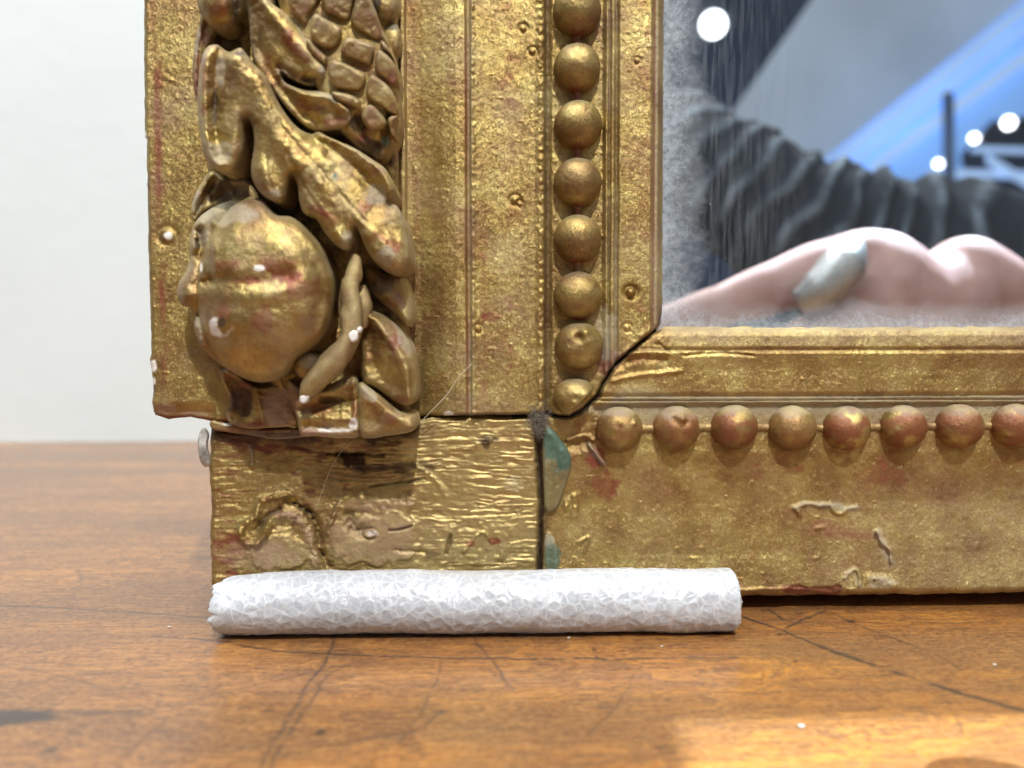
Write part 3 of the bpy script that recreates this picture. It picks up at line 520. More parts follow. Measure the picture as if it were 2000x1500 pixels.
# big acanthus leaf
BIG = [(449, 101), (471, 94), (488, 118), (517, 146), (532, 178), (546, 206), (579, 247), (606, 261), (621, 257), (644, 268), (692, 289), (725, 310), (751, 328), (768, 358), (770, 380), (758, 394), (776, 403), (789, 430), (796, 465), (798, 510), (785, 533), (763, 534), (737, 517), (717, 490), (703, 457), (695, 442), (690, 452), (688, 470), (677, 487), (657, 480), (633, 453), (617, 427), (594, 417), (585, 395), (581, 365), (573, 344), (567, 348), (563, 366), (556, 390), (541, 397), (510, 378), (494, 354), (490, 325), (496, 285), (494, 254), (485, 232), (477, 240), (476, 290), (463, 324), (445, 338), (419, 329), (400, 305), (390, 260), (386, 195), (391, 130), (403, 94), (423, 87), (440, 98)]
ornament('acanthus_leaf', BIG, 114, 21, 26, [([(434, 95), (424, 150), (420, 230), (430, 300)], 13, -15), ([(403, 110), (398, 200), (408, 290), (430, 322)], 10, 9), ([(455, 120), (462, 200), (455, 290)], 14, 4), ([(465, 110), (510, 200), (560, 290), (640, 370), (700, 430), (760, 500)], 26, 15),
         ([(611, 264), (660, 300), (705, 340), (740, 380)], 15, -15), ([(625, 262), (690, 292), (745, 332), (764, 370)], 8, 9), ([(572, 345), (600, 330)], 8, -4), ([(695, 445), (680, 410), (660, 380)], 10, -5), ([(520, 330), (530, 380)], 14, 8), ([(600, 380), (640, 430), (672, 470)], 16, 9), ([(740, 400), (760, 400)], 9, -8), ([(745, 440), (780, 510)], 16, 7), ([(505, 150), (560, 240), (640, 320)], 12, 5), ([(515, 170), (560, 260), (640, 350), (720, 440)], 5, -2.3), ([(560, 300), (600, 375), (650, 445)], 5, -2.3), ([(525, 240), (520, 320), (535, 380)], 5, -2.3), ([(640, 300), (700, 350), (752, 372)], 5, -2.3), ([(700, 420), (745, 455), (778, 505)], 5, -2.3), ([(625, 330), (665, 400), (675, 460)], 5, -2.3)],
         tilt=(600, 300, .0, -.02), redb=[(398, 150, 8, 50), (396, 210, 6, 20), (640, 425, 32, 14, .6, 3, .5), (615, 410, 34, 9, .5, 3, .4), (715, 400, 14, 24, .5, 3, .5), (770, 480, 18, 14), (740, 460, 20, 10, .5, 3, .8), (480, 92, 10, 18), (735, 335, 20, 12)], dustb=[(425, 300, 30, 26), (430, 140, 10, 40), (678, 470, 14, 20), (735, 380, 26, 20), (750, 500, 20, 20), (395, 110, 8, 20), (530, 380, 24, 12), (655, 345, 8, 10)],
         darkb=[(420, 200, 8, 40), (468, 104, 14, 6)], tealb=[(655, 343, 5, 7)], redk=.35, dustk=.28, seed=22, step=2.0, rough=1.1)
# small shoulder behind the right of the leaf
ornament('leaf', [(718, 520), (755, 535), (785, 536), (799, 560), (806, 600), (803, 632), (793, 636), (770, 614), (735, 582), (716, 556)], 46, 26, 18, [([(735, 545), (770, 590), (795, 625)], 9, 6)], redk=.9, darkb=[(745, 560, 26, 22)], redb=[(770, 590, 20, 20)], seed=23)
ornament('leaf', [(712, 613), (737, 609), (764, 624), (793, 656), (807, 690), (814, 740), (811, 782), (790, 792), (762, 778), (737, 760), (708, 742), (702, 680)], 58, 34, 24, [([(722, 620), (760, 660), (790, 720), (800, 780)], 13, 16), ([(715, 640), (725, 700), (765, 765)], 18, -14)], redb=[(772, 665, 18, 16), (778, 780, 20, 10)], dustb=[(790, 665, 12, 30, .5, 3, -.4)], redk=.5, seed=24)
ornament('leaf', [(702, 747), (737, 768), (777, 801), (807, 808), (813, 828), (804, 843), (760, 851), (706, 853), (698, 800)], 66, 30, 18, [([(705, 755), (750, 800), (800, 835)], 14, 8)], redb=[(762, 822, 14, 18)], dustb=[(720, 770, 30, 10, .5, 3, .6)], redk=.4, seed=25)
ornament('broken_leaf_stub', [(563, 742), (580, 752), (603, 768), (640, 752), (687, 733), (702, 752), (704, 800), (703, 849), (672, 856), (620, 852), (588, 850), (580, 820), (573, 795), (566, 768)], 62, 28, 12, [([(600, 770), (650, 765), (690, 745)], 8, 8), ([(590, 800), (650, 790), (690, 780)], 9, -12), ([(690, 745), (696, 840)], 6, 10), ([(640, 820), (690, 815)], 8, 7), ([(600, 830), (640, 835)], 7, -8)],
         redb=[(576, 790, 9, 44), (676, 822, 24, 6), (620, 800, 40, 12), (692, 800, 8, 20)], whiteb=[(655, 840, 36, 5), (690, 828, 10, 14)], pinkb=[(600, 840, 20, 8), (620, 848, 60, 5)], darkb=[(645, 782, 30, 9)], redk=.9, rough=4, seed=26)
ornament('berry', [(572, 708), (590, 690), (610, 690), (624, 705), (624, 728), (606, 742), (584, 736)], 80, 26, 18, redk=.2, rough=3, seed=27, dustb=[(597, 705, 20, 16)])
# fruit
FR = [(483, 384), (512, 390), (537, 418), (568, 423), (592, 440), (623, 473), (641, 507), (653, 547), (651, 607), (634, 655), (604, 684), (580, 700), (560, 730), (524, 746), (483, 742), (437, 716), (403, 690), (386, 664), (379, 638), (379, 612), (367, 599), (355, 596), (346, 577), (349, 553), (362, 533), (371, 505), (370, 473), (380, 437), (403, 412), (443, 393)]
def fr_x(u, v, d, z):
    q = ((u-525)/140)**2+((v-568)/185)**2
    return z+92*np.sqrt(np.maximum(0, 1-q))+6*fbm(u*.014, v*.014, 511, 2)
ornament('pomegranate', FR, 56, 34, 26, [([(388, 450), (392, 480), (386, 500)], 9, -22), ([(405, 420), (404, 500), (408, 540)], 11, -8), ([(412, 545), (450, 549), (490, 549), (560, 540)], 17, -9), ([(372, 574), (430, 576), (520, 574), (590, 560)], 22, 6), ([(408, 548), (398, 552)], 10, -10), ([(374, 545), (366, 575)], 24, 12), ([(390, 600), (396, 650), (420, 700)], 9, -12), ([(378, 610), (384, 640)], 7, 8), ([(425, 480), (520, 470), (600, 490)], 30, 5), ([(560, 420), (585, 470)], 10, -4), ([(420, 620), (500, 625), (580, 610)], 26, 6), ([(470, 680), (540, 670)], 30, 5), ([(414, 470), (420, 530)], 10, 6), ([(600, 480), (630, 560), (615, 640)], 14, -5)],
         extra=fr_x, redb=[(550, 515, 38, 34, .9), (450, 515, 30, 12, .9), (512, 622, 24, 26, .8), (437, 608, 14, 20, .8), (590, 560, 30, 30, .9), (490, 548, 40, 9)], dustb=[(440, 415, 60, 26, .5), (395, 440, 16, 40), (390, 640, 12, 40)], whiteb=[(427, 640, 27, 19, .45, 3, .3), (506, 524, 11, 7, .4), (569, 413, 8, 5, .3), (393, 522, 3, 10, .2)], pinkb=[],
         darkb=[(434, 630, 9, 13, .4), (384, 476, 8, 16)], redk=.3, dustk=.22, seed=28, step=2.0, rough=1.4, whitecut=[(437, 631, 14, 17, .5, 9, .3)], sm_=.55)
# twig
def tube(name, pts, rad, mat, parent, local=True, nseg=14, amp=0, seed=1, attrs=None, world=False):
    pts = catmull(np.array(pts, float), 6, False); rad = np.interp(np.linspace(0, 1, len(pts)), np.linspace(0, 1, len(rad)), rad)
    if world: P = pts
    else: P = fp(pts[:, 0], pts[:, 1], pts[:, 2])
    T = np.gradient(P, axis=0); T /= np.linalg.norm(T, axis=1)[:, None]
    up = np.array([0, 0, 1.]) if not world else np.array([0.1, .2, 1.])
    A = np.cross(T, up); A /= np.linalg.norm(A, axis=1)[:, None]; Bn = np.cross(A, T)
    th = np.linspace(0, 2*math.pi, nseg, endpoint=False); V = []
    for i in range(len(P)):
        r = rad[i]*(1+amp*fbm(np.cos(th)*1.5+i*.25, np.sin(th)*1.5+seed, seed, 3))
        V.append(P[i]+np.cos(th)[:, None]*A[i]*r[:, None]+np.sin(th)[:, None]*Bn[i]*r[:, None])
    V = np.concatenate(V); Q = []
    for j in range(len(P)-1):
        a = j*nseg+np.arange(nseg); b = j*nseg+(np.arange(nseg)+1) % nseg; Q.append(np.stack([a, b, b+nseg, a+nseg], -1))
    n0 = len(V); V = np.concatenate([V, P[:1], P[-1:]])
    k = np.arange(nseg); k2 = (k+1) % nseg; L = (len(P)-1)*nseg
    Q.append(np.stack([np.full(nseg, n0), k2, k, np.full(nseg, n0)], -1)); Q.append(np.stack([np.full(nseg, n0+1), L+k, L+k2, np.full(nseg, n0+1)], -1))
    Q = np.concatenate(Q)
    me_q = Q[:-2*nseg]; tri = np.concatenate([Q[-2*nseg:, [0, 1, 2]]])
    o = mkmesh(name, V, me_q, mat, parent, attrs(V) if attrs else None)
    return o
for p_, q_, r_ in LINKS: link(p_, q_, -7 if p_[0] < 1150 else -15, r_)
def fa(redc=.2, dust=.4):
    def f(V):
        n = fbm(V[:, 0]*.02, V[:, 1]*.02, 91, 3); return dict(red=np.clip(redc*sm(0, .4, n), 0, 1), dust=np.full(len(V), dust), smooth=np.full(len(V), .4))
    return f
tube('twig', [(697, 500, 92), (690, 535, 104), (684, 565, 108), (690, 612, 112), (681, 662, 112), (645, 712, 112), (606, 760, 108), (594, 780, 98)], [9, 15, 16, 18, 19, 21, 17, 7], GOLD, root, amp=.34, attrs=fa(.35, .4))
tube('twig', [(676, 545, 90), (672, 600, 88), (672, 640, 84)], [8, 12, 8], GOLD, root, amp=.3, attrs=fa(.3, .3), seed=5)
tube('twig', [(706, 560, 80), (712, 600, 86), (708, 640, 84)], [10, 15, 8], GOLD, root, amp=.3, attrs=fa(.3, .3), seed=6)
WH = simple('chipped_white_gesso', (.80, .78, .74), .7, namp=.1)
RED = simple('red_clay_bole', (.20, .035, .016), .5)
for P, z, hh in (([(680, 655), (690, 645), (699, 650), (697, 664), (686, 668)], 130, 4), ([(697, 642), (704, 638), (706, 646), (699, 651)], 130, 3), ([(585, 776), (596, 770), (604, 774), (598, 786), (588, 788)], 118, 4)):
    relief('gesso_chip', P, (lambda z, hh: (lambda u, v, d: z+hh*pillow(d, 4)))(z, hh), WH, root, step=1.5, rel_skirt=14)
# broken cavity below the fruit
ornament('broken_gesso', [(426, 722), (440, 720), (462, 730), (486, 748), (510, 756), (560, 752), (576, 780), (580, 832), (560, 834), (520, 836), (490, 838), (452, 828), (441, 808), (450, 790), (444, 768), (432, 745)], 24, 14, 6, [([(500, 760), (515, 830)], 7, 9), ([(455, 745), (470, 790), (460, 815)], 13, -14)], redb=[(470, 775, 26, 34, .5), (450, 735, 16, 12), (480, 830, 40, 7, .4)], pinkb=[(545, 795, 38, 44, .25), (440, 812, 14, 8)], darkb=[(470, 790, 26, 26, .7)], whiteb=[(441, 722, 9, 5)], redk=.8, rough=4, seed=31, dustk=0)
ornament('gesso_ledge', [(412, 822), (440, 826), (500, 838), (580, 838), (600, 852), (540, 858), (500, 852), (450, 845), (415, 838)], -2, 8, 6, redk=1, redb=[(480, 840, 90, 12, .4)], darkb=[(520, 850, 90, 7)], whiteb=[(445, 828, 12, 4, .5)], rough=4, seed=32)
relief('curled_flake', [(399, 836), (407, 850), (404, 872), (411, 905), (400, 912), (390, 897), (386, 868), (390, 845)], lambda u, v, d: -12+6*pillow(d, 5)+10*np.sin((v-836)/24.)+2*fbm(u*.1, v*.1, 5, 3), simple('grey_gesso_flake', (.60, .57, .52), .6, namp=.6), root, step=1.5, rel_skirt=5)
# blue-green drip of old varnish at the joint
td = ornament('teal_drip', [(1062, 832), (1075, 835), (1098, 862), (1113, 885), (1116, 910), (1108, 940), (1098, 972), (1085, 996), (1066, 998), (1062, 960), (1060, 880)], -14, 11, 12, [([(1080, 850), (1095, 900), (1085, 960)], 10, 3)], tealb=[(1084, 868, 30, 42, .5), (1100, 900, 16, 30, .5)], redk=0, sm_=.9, rough=2, seed=33, depth=-40)
ta_ = np.zeros(len(td.data.vertices), np.float32); td.data.attributes['teal'].data.foreach_get('value', ta_); td.data.attributes['teal'].data.foreach_set('value', np.clip(ta_+.38, 0, 1).astype(np.float32))
ornament('teal_drip', [(1064, 1045), (1078, 1040), (1086, 1060), (1092, 1090), (1090, 1125), (1066, 1125)], -14, 7, 8, tealb=[(1078, 1090, 16, 50, .6)], dustb=[(1074, 1055, 14, 14)], redk=0, sm_=.8, rough=2, seed=34, depth=-40)

# ---- mirror glass
def glass_mat():
    t = NT('dusty_silvered_glass'); P = t.coord()
    sx = t.n('SeparateXYZ', {'Vector': P}); X = sx.outputs[0]; Y = sx.outputs[1]
    x0 = float(fp(np.array(1293.), np.array(400.), np.array(GZ))[0]); y0 = float(fp(np.array(1600.), np.array(640.), np.array(GZ))[1])
    dx = t.math('SUBTRACT', X, x0); dy = t.math('SUBTRACT', Y, y0)
    mott = t.noise(P, .09, 5, .75); mot2 = t.noise(P, .012, 4, .6); streak = t.noise(t.vmath('MULTIPLY', P, (.11, .008, 1)), 1., 5, .65)
    e = t.rng(t.math('ADD', dx, t.math('MULTIPLY', t.math('SUBTRACT', mot2, .5), 130.)), 5., 95., 1., 0.)
    e = t.math('MULTIPLY', e, t.rng(mott, .25, .65, .25, 1.))
    s = t.math('MULTIPLY', t.rng(dx, 30., 330., 1., 0.), t.rng(streak, .42, .88, 0., .5))
    bt = t.math('MULTIPLY', t.rng(t.math('ADD', dy, t.math('MULTIPLY', t.math('SUBTRACT', mot2, .5), 60.)), 2., 55., .55, 0.), t.rng(mott, .3, .6, .4, 1.))
    spk = t.rng(t.noise(P, .16, 2, .6), .74, .80, 0, .5)
    m = t.math('ADD', t.math('MAXIMUM', t.math('MAXIMUM', t.math('MULTIPLY', e, .62), t.math('MULTIPLY', s, .5)), bt), t.math('ADD', spk, .03), clamp=True)
    gl = t.n('BsdfGlossy', {'Color': (.88, .94, 1., 1), 'Roughness': .015})
    df = t.n('BsdfDiffuse', {'Color': (.60, .68, .75, 1)})
    mx = t.n('MixShader', {0: m, 1: gl.outputs[0], 2: df.outputs[0]})
    t.t.links.new(mx.outputs[0], t.out.inputs[0]); return t.m
g = fp(np.array([1282., 2440., 2440., 1282.]), np.array([655., 655., -90., -90.]), np.full(4, GZ)); g2 = g.copy(); g2[:, 2] -= 25
mkmesh('mirror_glass', np.concatenate([g, g2]), [(0, 1, 2, 3), (5, 4, 7, 6), (4, 0, 3, 7), (1, 5, 6, 2), (3, 2, 6, 7), (4, 5, 1, 0)], glass_mat(), root, smooth=False)

# ---------------------------------------------------------------- foam
def foam_mat():
    t = NT('white_foam'); P = t.coord()
    v1 = t.n('TexVoronoi', {'Vector': P, 'Scale': .045}, feature='DISTANCE_TO_EDGE').outputs['Distance']
    v2 = t.n('TexVoronoi', {'Vector': t.vmath('ADD', P, (77, 11, 5)), 'Scale': .085}, feature='DISTANCE_TO_EDGE').outputs['Distance']
    e1 = t.rng(v1, .0, .11, 1, 0); e2 = t.rng(v2, .0, .08, .6, 0); e = t.math('MAXIMUM', e1, e2)
    n = t.noise(P, .02, 4)
    c = t.mix(t.rng(n, .3, .7), (.43, .455, .49, 1), (.50, .525, .56, 1)); c = t.mix(t.math('MULTIPLY', e, .75), c, (.66, .68, .71, 1))
    b = t.n('Bump', {'Height': t.math('ADD', t.math('MULTIPLY', e, .8), t.math('MULTIPLY', t.noise(P, .12, 3), .9)), 'Distance': 1.0*S, 'Strength': .45})
    p = t.n('BsdfPrincipled', {'Base Color': c, 'Roughness': .28, 'Normal': b.outputs[0], 'Subsurface Weight': .8, 'Subsurface Radius': (1, 1, 1), 'Subsurface Scale': 16*S, 'Specular IOR Level': .6})
    t.t.links.new(p.outputs[0], t.out.inputs[0]); return t.m
FY = 1386.; FRD = 58.
def foam():
    xa = float(table_pt(np.array(412.), np.array(1200.))[0]); ya = FY
    # ends from the picture at the foam's depth
    xa = -506.; xb = 452.
    nl, nc = 460, 190
    s = np.linspace(0, 1, nl); th = np.linspace(0, 2*math.pi, nc, endpoint=False)
    Sg, T = np.meshgrid(s, th, indexing='ij')
    cs = np.cos(T); sn = np.sin(T)
    rng = np.random.RandomState(3)
    X = xa+(xb-xa)*Sg
    ax = Sg*(xb-xa)
    # cell relief: distance to random points over the unrolled surface
    AU = ax/23.; AV = T/(2*math.pi)*16
    def cells(U, Vv, per, seed):
        iu = np.floor(U); iv = np.floor(Vv); b1 = np.full(U.shape, 9.); b2 = np.full(U.shape, 9.)
        for a in (-1, 0, 1):
            for c in (-1, 0, 1):
                ju = iu+a; jv = (iv+c) % per
                d = np.hypot(ju+hsh(ju, jv, seed)-U, iv+c+hsh(ju, jv, seed+9)-Vv); b2 = np.where(d < b1, b1, np.minimum(b2, d)); b1 = np.minimum(b1, d)
        return b2-b1
    c1 = cells(AU, AV, 16, 4); 
    rel = .9*np.clip(1-c1*1.6, 0, 1)-.9*np.clip(c1, 0, .6)+.9*fbm(AU*.9, AV*.9, 5, 2)
    low = 3.0*fbm(ax*.012, T*1.0, 6, 3)
    R = FRD+rel+low
    flat = 1-.06*np.clip(-sn, 0, 1)
    # ends: ragged and rounded
    dl = ax+10*fbm(T*1.6+4, T*0, 8, 3)*1.6; dr = (xb-xa)-ax+7*fbm(T*1.6+9, T*0, 9, 3)*1.6
    endl = np.clip(ax/26, 0, 1); R = R*(.84+.16*np.sqrt(np.maximum(0, 1-(1-endl)**2)))
    X = X+(10*fbm(np.cos(T)*3+1, sn*3, 12, 4)+3*cs)*(1-sm(0, 60, ax))*1.4+(5*fbm(np.cos(T)*2.2+7, sn*2.2, 13, 4))*(1-sm(0, 60, (xb-xa)-ax))
    endr = np.clip(((xb-xa)-ax)/8, 0, 1); R = R*(.93+.07*np.sqrt(np.maximum(0, 1-(1-endr)**2)))
    yaw = .0
    Y = FY+R*cs*1.0-.004*ax; Z = 55+R*sn*.98+2*fbm(ax*.006, ax*0, 15, 2)
    # the weight of the frame presses the roll's left end down a little
    press = sm(110, 0, ax)*np.clip(sn, 0, 1)*10; Z = np.maximum(Z-press, 1.0)
    V = np.stack([X, Y, Z], -1).reshape(-1, 3); Q = []
    for j in range(nl-1):
        a = j*nc+np.arange(nc); b = j*nc+(np.arange(nc)+1) % nc; Q.append(np.stack([a, a+nc, b+nc, b], -1))
    # end caps: rings shrinking inwards with a bumpy cut face
    rings = 14; off = len(V); ex = []
    for side, base in ((0, 0), (1, (nl-1)*nc)):
        ring0 = V[base:base+nc]; cc = ring0.mean(0); prev = base+np.arange(nc)
        for k in range(1, rings):
            f = 1-k/(rings-.5); P = cc+(ring0-cc)*f
            P[:, 0] = cc[0]+(ring0[:, 0]-cc[0])*f+(7*fbm(P[:, 1]*.09, P[:, 2]*.09, 20+side, 3))-(1 if side else -1)*6*(1-f)
            ids = off+np.arange(nc); off += nc; ex.append(P); n2 = (np.arange(nc)+1) % nc
            q = np.stack([prev, prev[n2], ids[n2], ids], -1); Q.append(q if side else q[:, ::-1]); prev = ids
        ex.append(cc[None]); ci = off; off += 1; n2 = (np.arange(nc)+1) % nc
        Q.append(np.stack([prev, prev[n2], prev[n2], np.full(nc, ci)], -1)[:0])
    V = np.concatenate([V]+ex)
    return mkmesh('foam_roll', V, np.concatenate(Q), foam_mat())
fo = foam(); tag(fo, 'white bubbly packing foam roll wedged under the frame on the table', 'foam roll')

# ---------------------------------------------------------------- hairs, lint, crumbs
HAIR = simple('pale_fibre', (.62, .55, .40), .5)
h1 = tube('hair', [tuple(root.matrix_world @ Vector(fp(np.array(float(a)), np.array(float(b)), np.array(float(c)))*S)/S) for a, b, c in ((922, 710, 12), (895, 738, 14), (872, 772, 10), (845, 800, 12), (826, 820, 8))], [.7, .7], HAIR, None, world=True, nseg=6)
tag(h1, 'fine pale hair lying across the gilt moulding, upper of two', 'hair')
h2 = tube('hair', [tuple(root.matrix_world @ Vector(fp(np.array(float(a)), np.array(float(b)), np.array(float(c)))*S)/S) for a, b, c in ((694, 854, 30), (678, 872, 20), (662, 888, 12), (640, 930, 6), (622, 980, 4), (616, 996, 3))], [.45, .45], HAIR, None, world=True, nseg=6)
tag(h2, 'thin hair on the shaded corner block below the carved stub', 'hair')
LINT = simple('grey_lint', (.20, .17, .13), .9)
def lint():
    r = np.random.RandomState(5); Vs = []; Qs = []; off = 0
    for k in range(150):
        cu = 1052+r.randn()*9; cv = 822+r.randn()*13; a = r.rand()*6.28; L = 7+r.rand()*10; cz = r.rand()*9-2
        pts = np.array([(cu-L*math.cos(a), cv-L*math.sin(a)), (cu+r.randn()*3, cv+r.randn()*3), (cu+L*math.cos(a), cv+L*math.sin(a))])
        P = catmull(np.c_[pts, [cz, cz+3, cz-1]], 4, False); W = fp(P[:, 0], P[:, 1], P[:, 2])
        W = OF+W@np.stack([XF, YF, ZF])
        ring = np.array([(0, .45), (.4, -.25), (-.4, -.25)])
        V = (W[:, None, :]+ring[None, :, 0, None]*np.array([1, 0, 0])+ring[None, :, 1, None]*np.array([0, 0, 1])).reshape(-1, 3)
        for j in range(len(W)-1):
            for q in range(3): Qs.append((off+j*3+q, off+j*3+(q+1) % 3, off+j*3+3+(q+1) % 3, off+j*3+3+q))
        off += len(V); Vs.append(V)
    return mkmesh('lint_tuft', np.concatenate(Vs), Qs, LINT)
tag(lint(), 'tuft of grey dust fibres caught where the frame joints meet', 'lint')
CR = simple('pale_crumb', (.55, .50, .42), .8)
def crumb(u, v, r, lab):
    p = table_pt(np.array(float(u)), np.array(float(v))); rs = np.random.RandomState(int(u))
    g = (1+5**.5)/2; I = np.array([(-1, g, 0), (1, g, 0), (-1, -g, 0), (1, -g, 0), (0, -1, g), (0, 1, g), (0, -1, -g), (0, 1, -g), (g, 0, -1), (g, 0, 1), (-g, 0, -1), (-g, 0, 1)])/1.9
    T3 = [(0, 11, 5), (0, 5, 1), (0, 1, 7), (0, 7, 10), (0, 10, 11), (1, 5, 9), (5, 11, 4), (11, 10, 2), (10, 7, 6), (7, 1, 8), (3, 9, 4), (3, 4, 2), (3, 2, 6), (3, 6, 8), (3, 8, 9), (4, 9, 5), (2, 4, 11), (6, 2, 10), (8, 6, 7), (9, 8, 1)]
    V = I*r*(1+.35*rs.randn(12, 1)*.5)*np.array([1.3, 1, .6])+np.array([p[0], p[1], r*.5])
    return tag(mkmesh('crumb', V, T3, CR, smooth=False), lab, 'crumb')
crumb(1111, 1247, 3.2, 'white crumb in the shadow right under the foam roll'); crumb(1564, 1420, 4, 'pale crumb at the edge of the bright patch on the table')
crumb(1293, 1263, 2.5, 'tiny pale crumb on the table below the right part of the foam'); crumb(1943, 1299, 2.6, 'tiny pale crumb on the wood near the right picture edge'); crumb(330, 1225, 2.6, 'tiny pale crumb on the wood left of the foam roll')

# unseen plates added to cut the patch lamp's beam to a rectangle
SHM = simple('black_mask_steel', (.02, .02, .022), .6)
kf = (FL[2]-5500)/FL[2]
def sh(x, y): return (FL[0]+(x-FL[0])*kf, FL[1]+(y-FL[1])*kf)
hx0, hy0 = sh(268, 420); hx1, hy1 = sh(1500, 1061)
mask_plate = bpy.data.objects.new('added_patch_mask', None); col.objects.link(mask_plate); tag(mask_plate, 'black framing shutters of the overhead spotlight, above the picture', 'spotlight')
for x0, x1, y0, y1 in ((hx0-560, hx0, hy0-560, hy1+560), (hx1, hx1+560, hy0-560, hy1+560), (hx0, hx1, hy1, hy1+560), (hx0, hx1, hy0-560, hy0)):
    V = [(x, y, z) for z in (5500, 5506) for x, y in ((x0, y0), (x1, y0), (x1, y1), (x0, y1))]
    mkmesh('mask_plate', V, [(3, 2, 1, 0), (4, 5, 6, 7), (0, 1, 5, 4), (1, 2, 6, 5), (2, 3, 7, 6), (3, 0, 4, 7)], SHM, mask_plate, smooth=False)
# ---------------------------------------------------------------- what the glass shows: the room behind the camera
def slab(name, pts, D, mat, thick=300, label=None, cat=None, kind=None):
    P = mp(np.array([p[0] for p in pts], float), np.array([p[1] for p in pts], float), np.full(len(pts), float(D)) if np.isscalar(D) else np.array(D, float))
    n = np.cross(P[1]-P[0], P[2]-P[0]); n /= np.linalg.norm(n)
    if n[1] > 0: n = -n                      # thickness goes away from the glass
    N = len(P); V = np.concatenate([P, P+n*thick]); c = P.mean(0)
    me = bpy.data.meshes.new(name); me.from_pydata([tuple(x*S) for x in V], [], [tuple(range(N)), tuple(range(2*N-1, N-1, -1))]+[(i, N+i, N+(i+1) % N, (i+1) % N) for i in range(N)]); me.materials.append(mat)
    o = bpy.data.objects.new(name, me); col.objects.link(o); return tag(o, label, cat, None, kind)
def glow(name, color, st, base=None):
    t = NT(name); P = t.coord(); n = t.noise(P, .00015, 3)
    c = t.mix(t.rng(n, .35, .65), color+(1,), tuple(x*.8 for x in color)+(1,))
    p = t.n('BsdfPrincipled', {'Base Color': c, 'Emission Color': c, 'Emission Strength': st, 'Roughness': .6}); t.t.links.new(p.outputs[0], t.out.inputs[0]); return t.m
NAVY = simple('navy_ceiling_paint', (.03, .075, .17), .7, nscale=.0004)
slab('ceiling', [(1200, -700), (2800, -700), (2800, 900), (1200, 900)], 42000, NAVY, kind='structure')
GREY = glow('grey_soffit_added_glow', (.44, .50, .56), .55)  # soffit given its own glow in place of room light falling on it
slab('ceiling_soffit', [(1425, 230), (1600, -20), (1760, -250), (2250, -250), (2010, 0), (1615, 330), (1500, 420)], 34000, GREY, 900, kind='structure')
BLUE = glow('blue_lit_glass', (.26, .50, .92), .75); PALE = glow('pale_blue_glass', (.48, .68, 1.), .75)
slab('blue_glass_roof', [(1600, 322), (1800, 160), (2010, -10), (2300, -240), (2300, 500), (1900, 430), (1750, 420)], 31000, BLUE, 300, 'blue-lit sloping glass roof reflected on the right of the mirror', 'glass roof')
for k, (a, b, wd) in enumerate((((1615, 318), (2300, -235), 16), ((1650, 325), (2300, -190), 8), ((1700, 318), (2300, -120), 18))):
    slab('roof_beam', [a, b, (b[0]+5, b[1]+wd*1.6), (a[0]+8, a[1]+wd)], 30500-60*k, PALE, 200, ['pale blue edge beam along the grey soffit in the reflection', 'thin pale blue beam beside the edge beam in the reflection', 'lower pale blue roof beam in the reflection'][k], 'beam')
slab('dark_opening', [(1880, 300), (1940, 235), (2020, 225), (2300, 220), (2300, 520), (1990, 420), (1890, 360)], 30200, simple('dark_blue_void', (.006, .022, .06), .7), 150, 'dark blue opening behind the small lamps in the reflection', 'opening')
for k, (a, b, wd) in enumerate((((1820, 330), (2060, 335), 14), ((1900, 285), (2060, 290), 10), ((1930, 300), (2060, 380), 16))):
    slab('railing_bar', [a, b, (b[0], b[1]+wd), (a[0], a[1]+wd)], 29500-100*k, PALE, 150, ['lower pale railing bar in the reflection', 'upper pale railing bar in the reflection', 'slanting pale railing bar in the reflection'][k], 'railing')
slab('post', [(1846, 180), (1864, 180), (1866, 385), (1848, 385)], 29000, simple('blue_grey_metal', (.14, .22, .40), .5), 200, 'upright blue-grey post in the reflection', 'post')
WARM = glow('lamp_lens', (1., 1., 1.), 9.)
def disc_lamp(u, v, r, D, lab):
    c = mp(np.array(float(u)), np.array(float(v)), np.array(float(D))); R = r*D/F0
    th = np.linspace(0, 2*math.pi, 32, endpoint=False); ph = np.linspace(0, math.pi, 17)
    V = np.array([c+R*np.array([math.sin(b)*math.cos(a), math.sin(b)*math.sin(a), math.cos(b)]) for b in ph for a in th])
    Q = [(j*32+i, (j+1)*32+i, (j+1)*32+(i+1) % 32, j*32+(i+1) % 32) for j in range(16) for i in range(32)]
    return tag(mkmesh('globe_lamp', V, Q, WARM), lab, 'lamp', 'round lamps seen in the mirror')
disc_lamp(1393, 48, 23, 33000, 'largest round white lamp, reflected at the top left of the mirror')
for u, v, r, l in ((1970, 240, 11, 'rightmost of the three small round lamps in the reflection'), (1903, 270, 8, 'middle one of the three small round lamps in the reflection'), (1833, 320, 7, 'leftmost of the three small round lamps in the reflection')): disc_lamp(u, v, r, 27500, l)

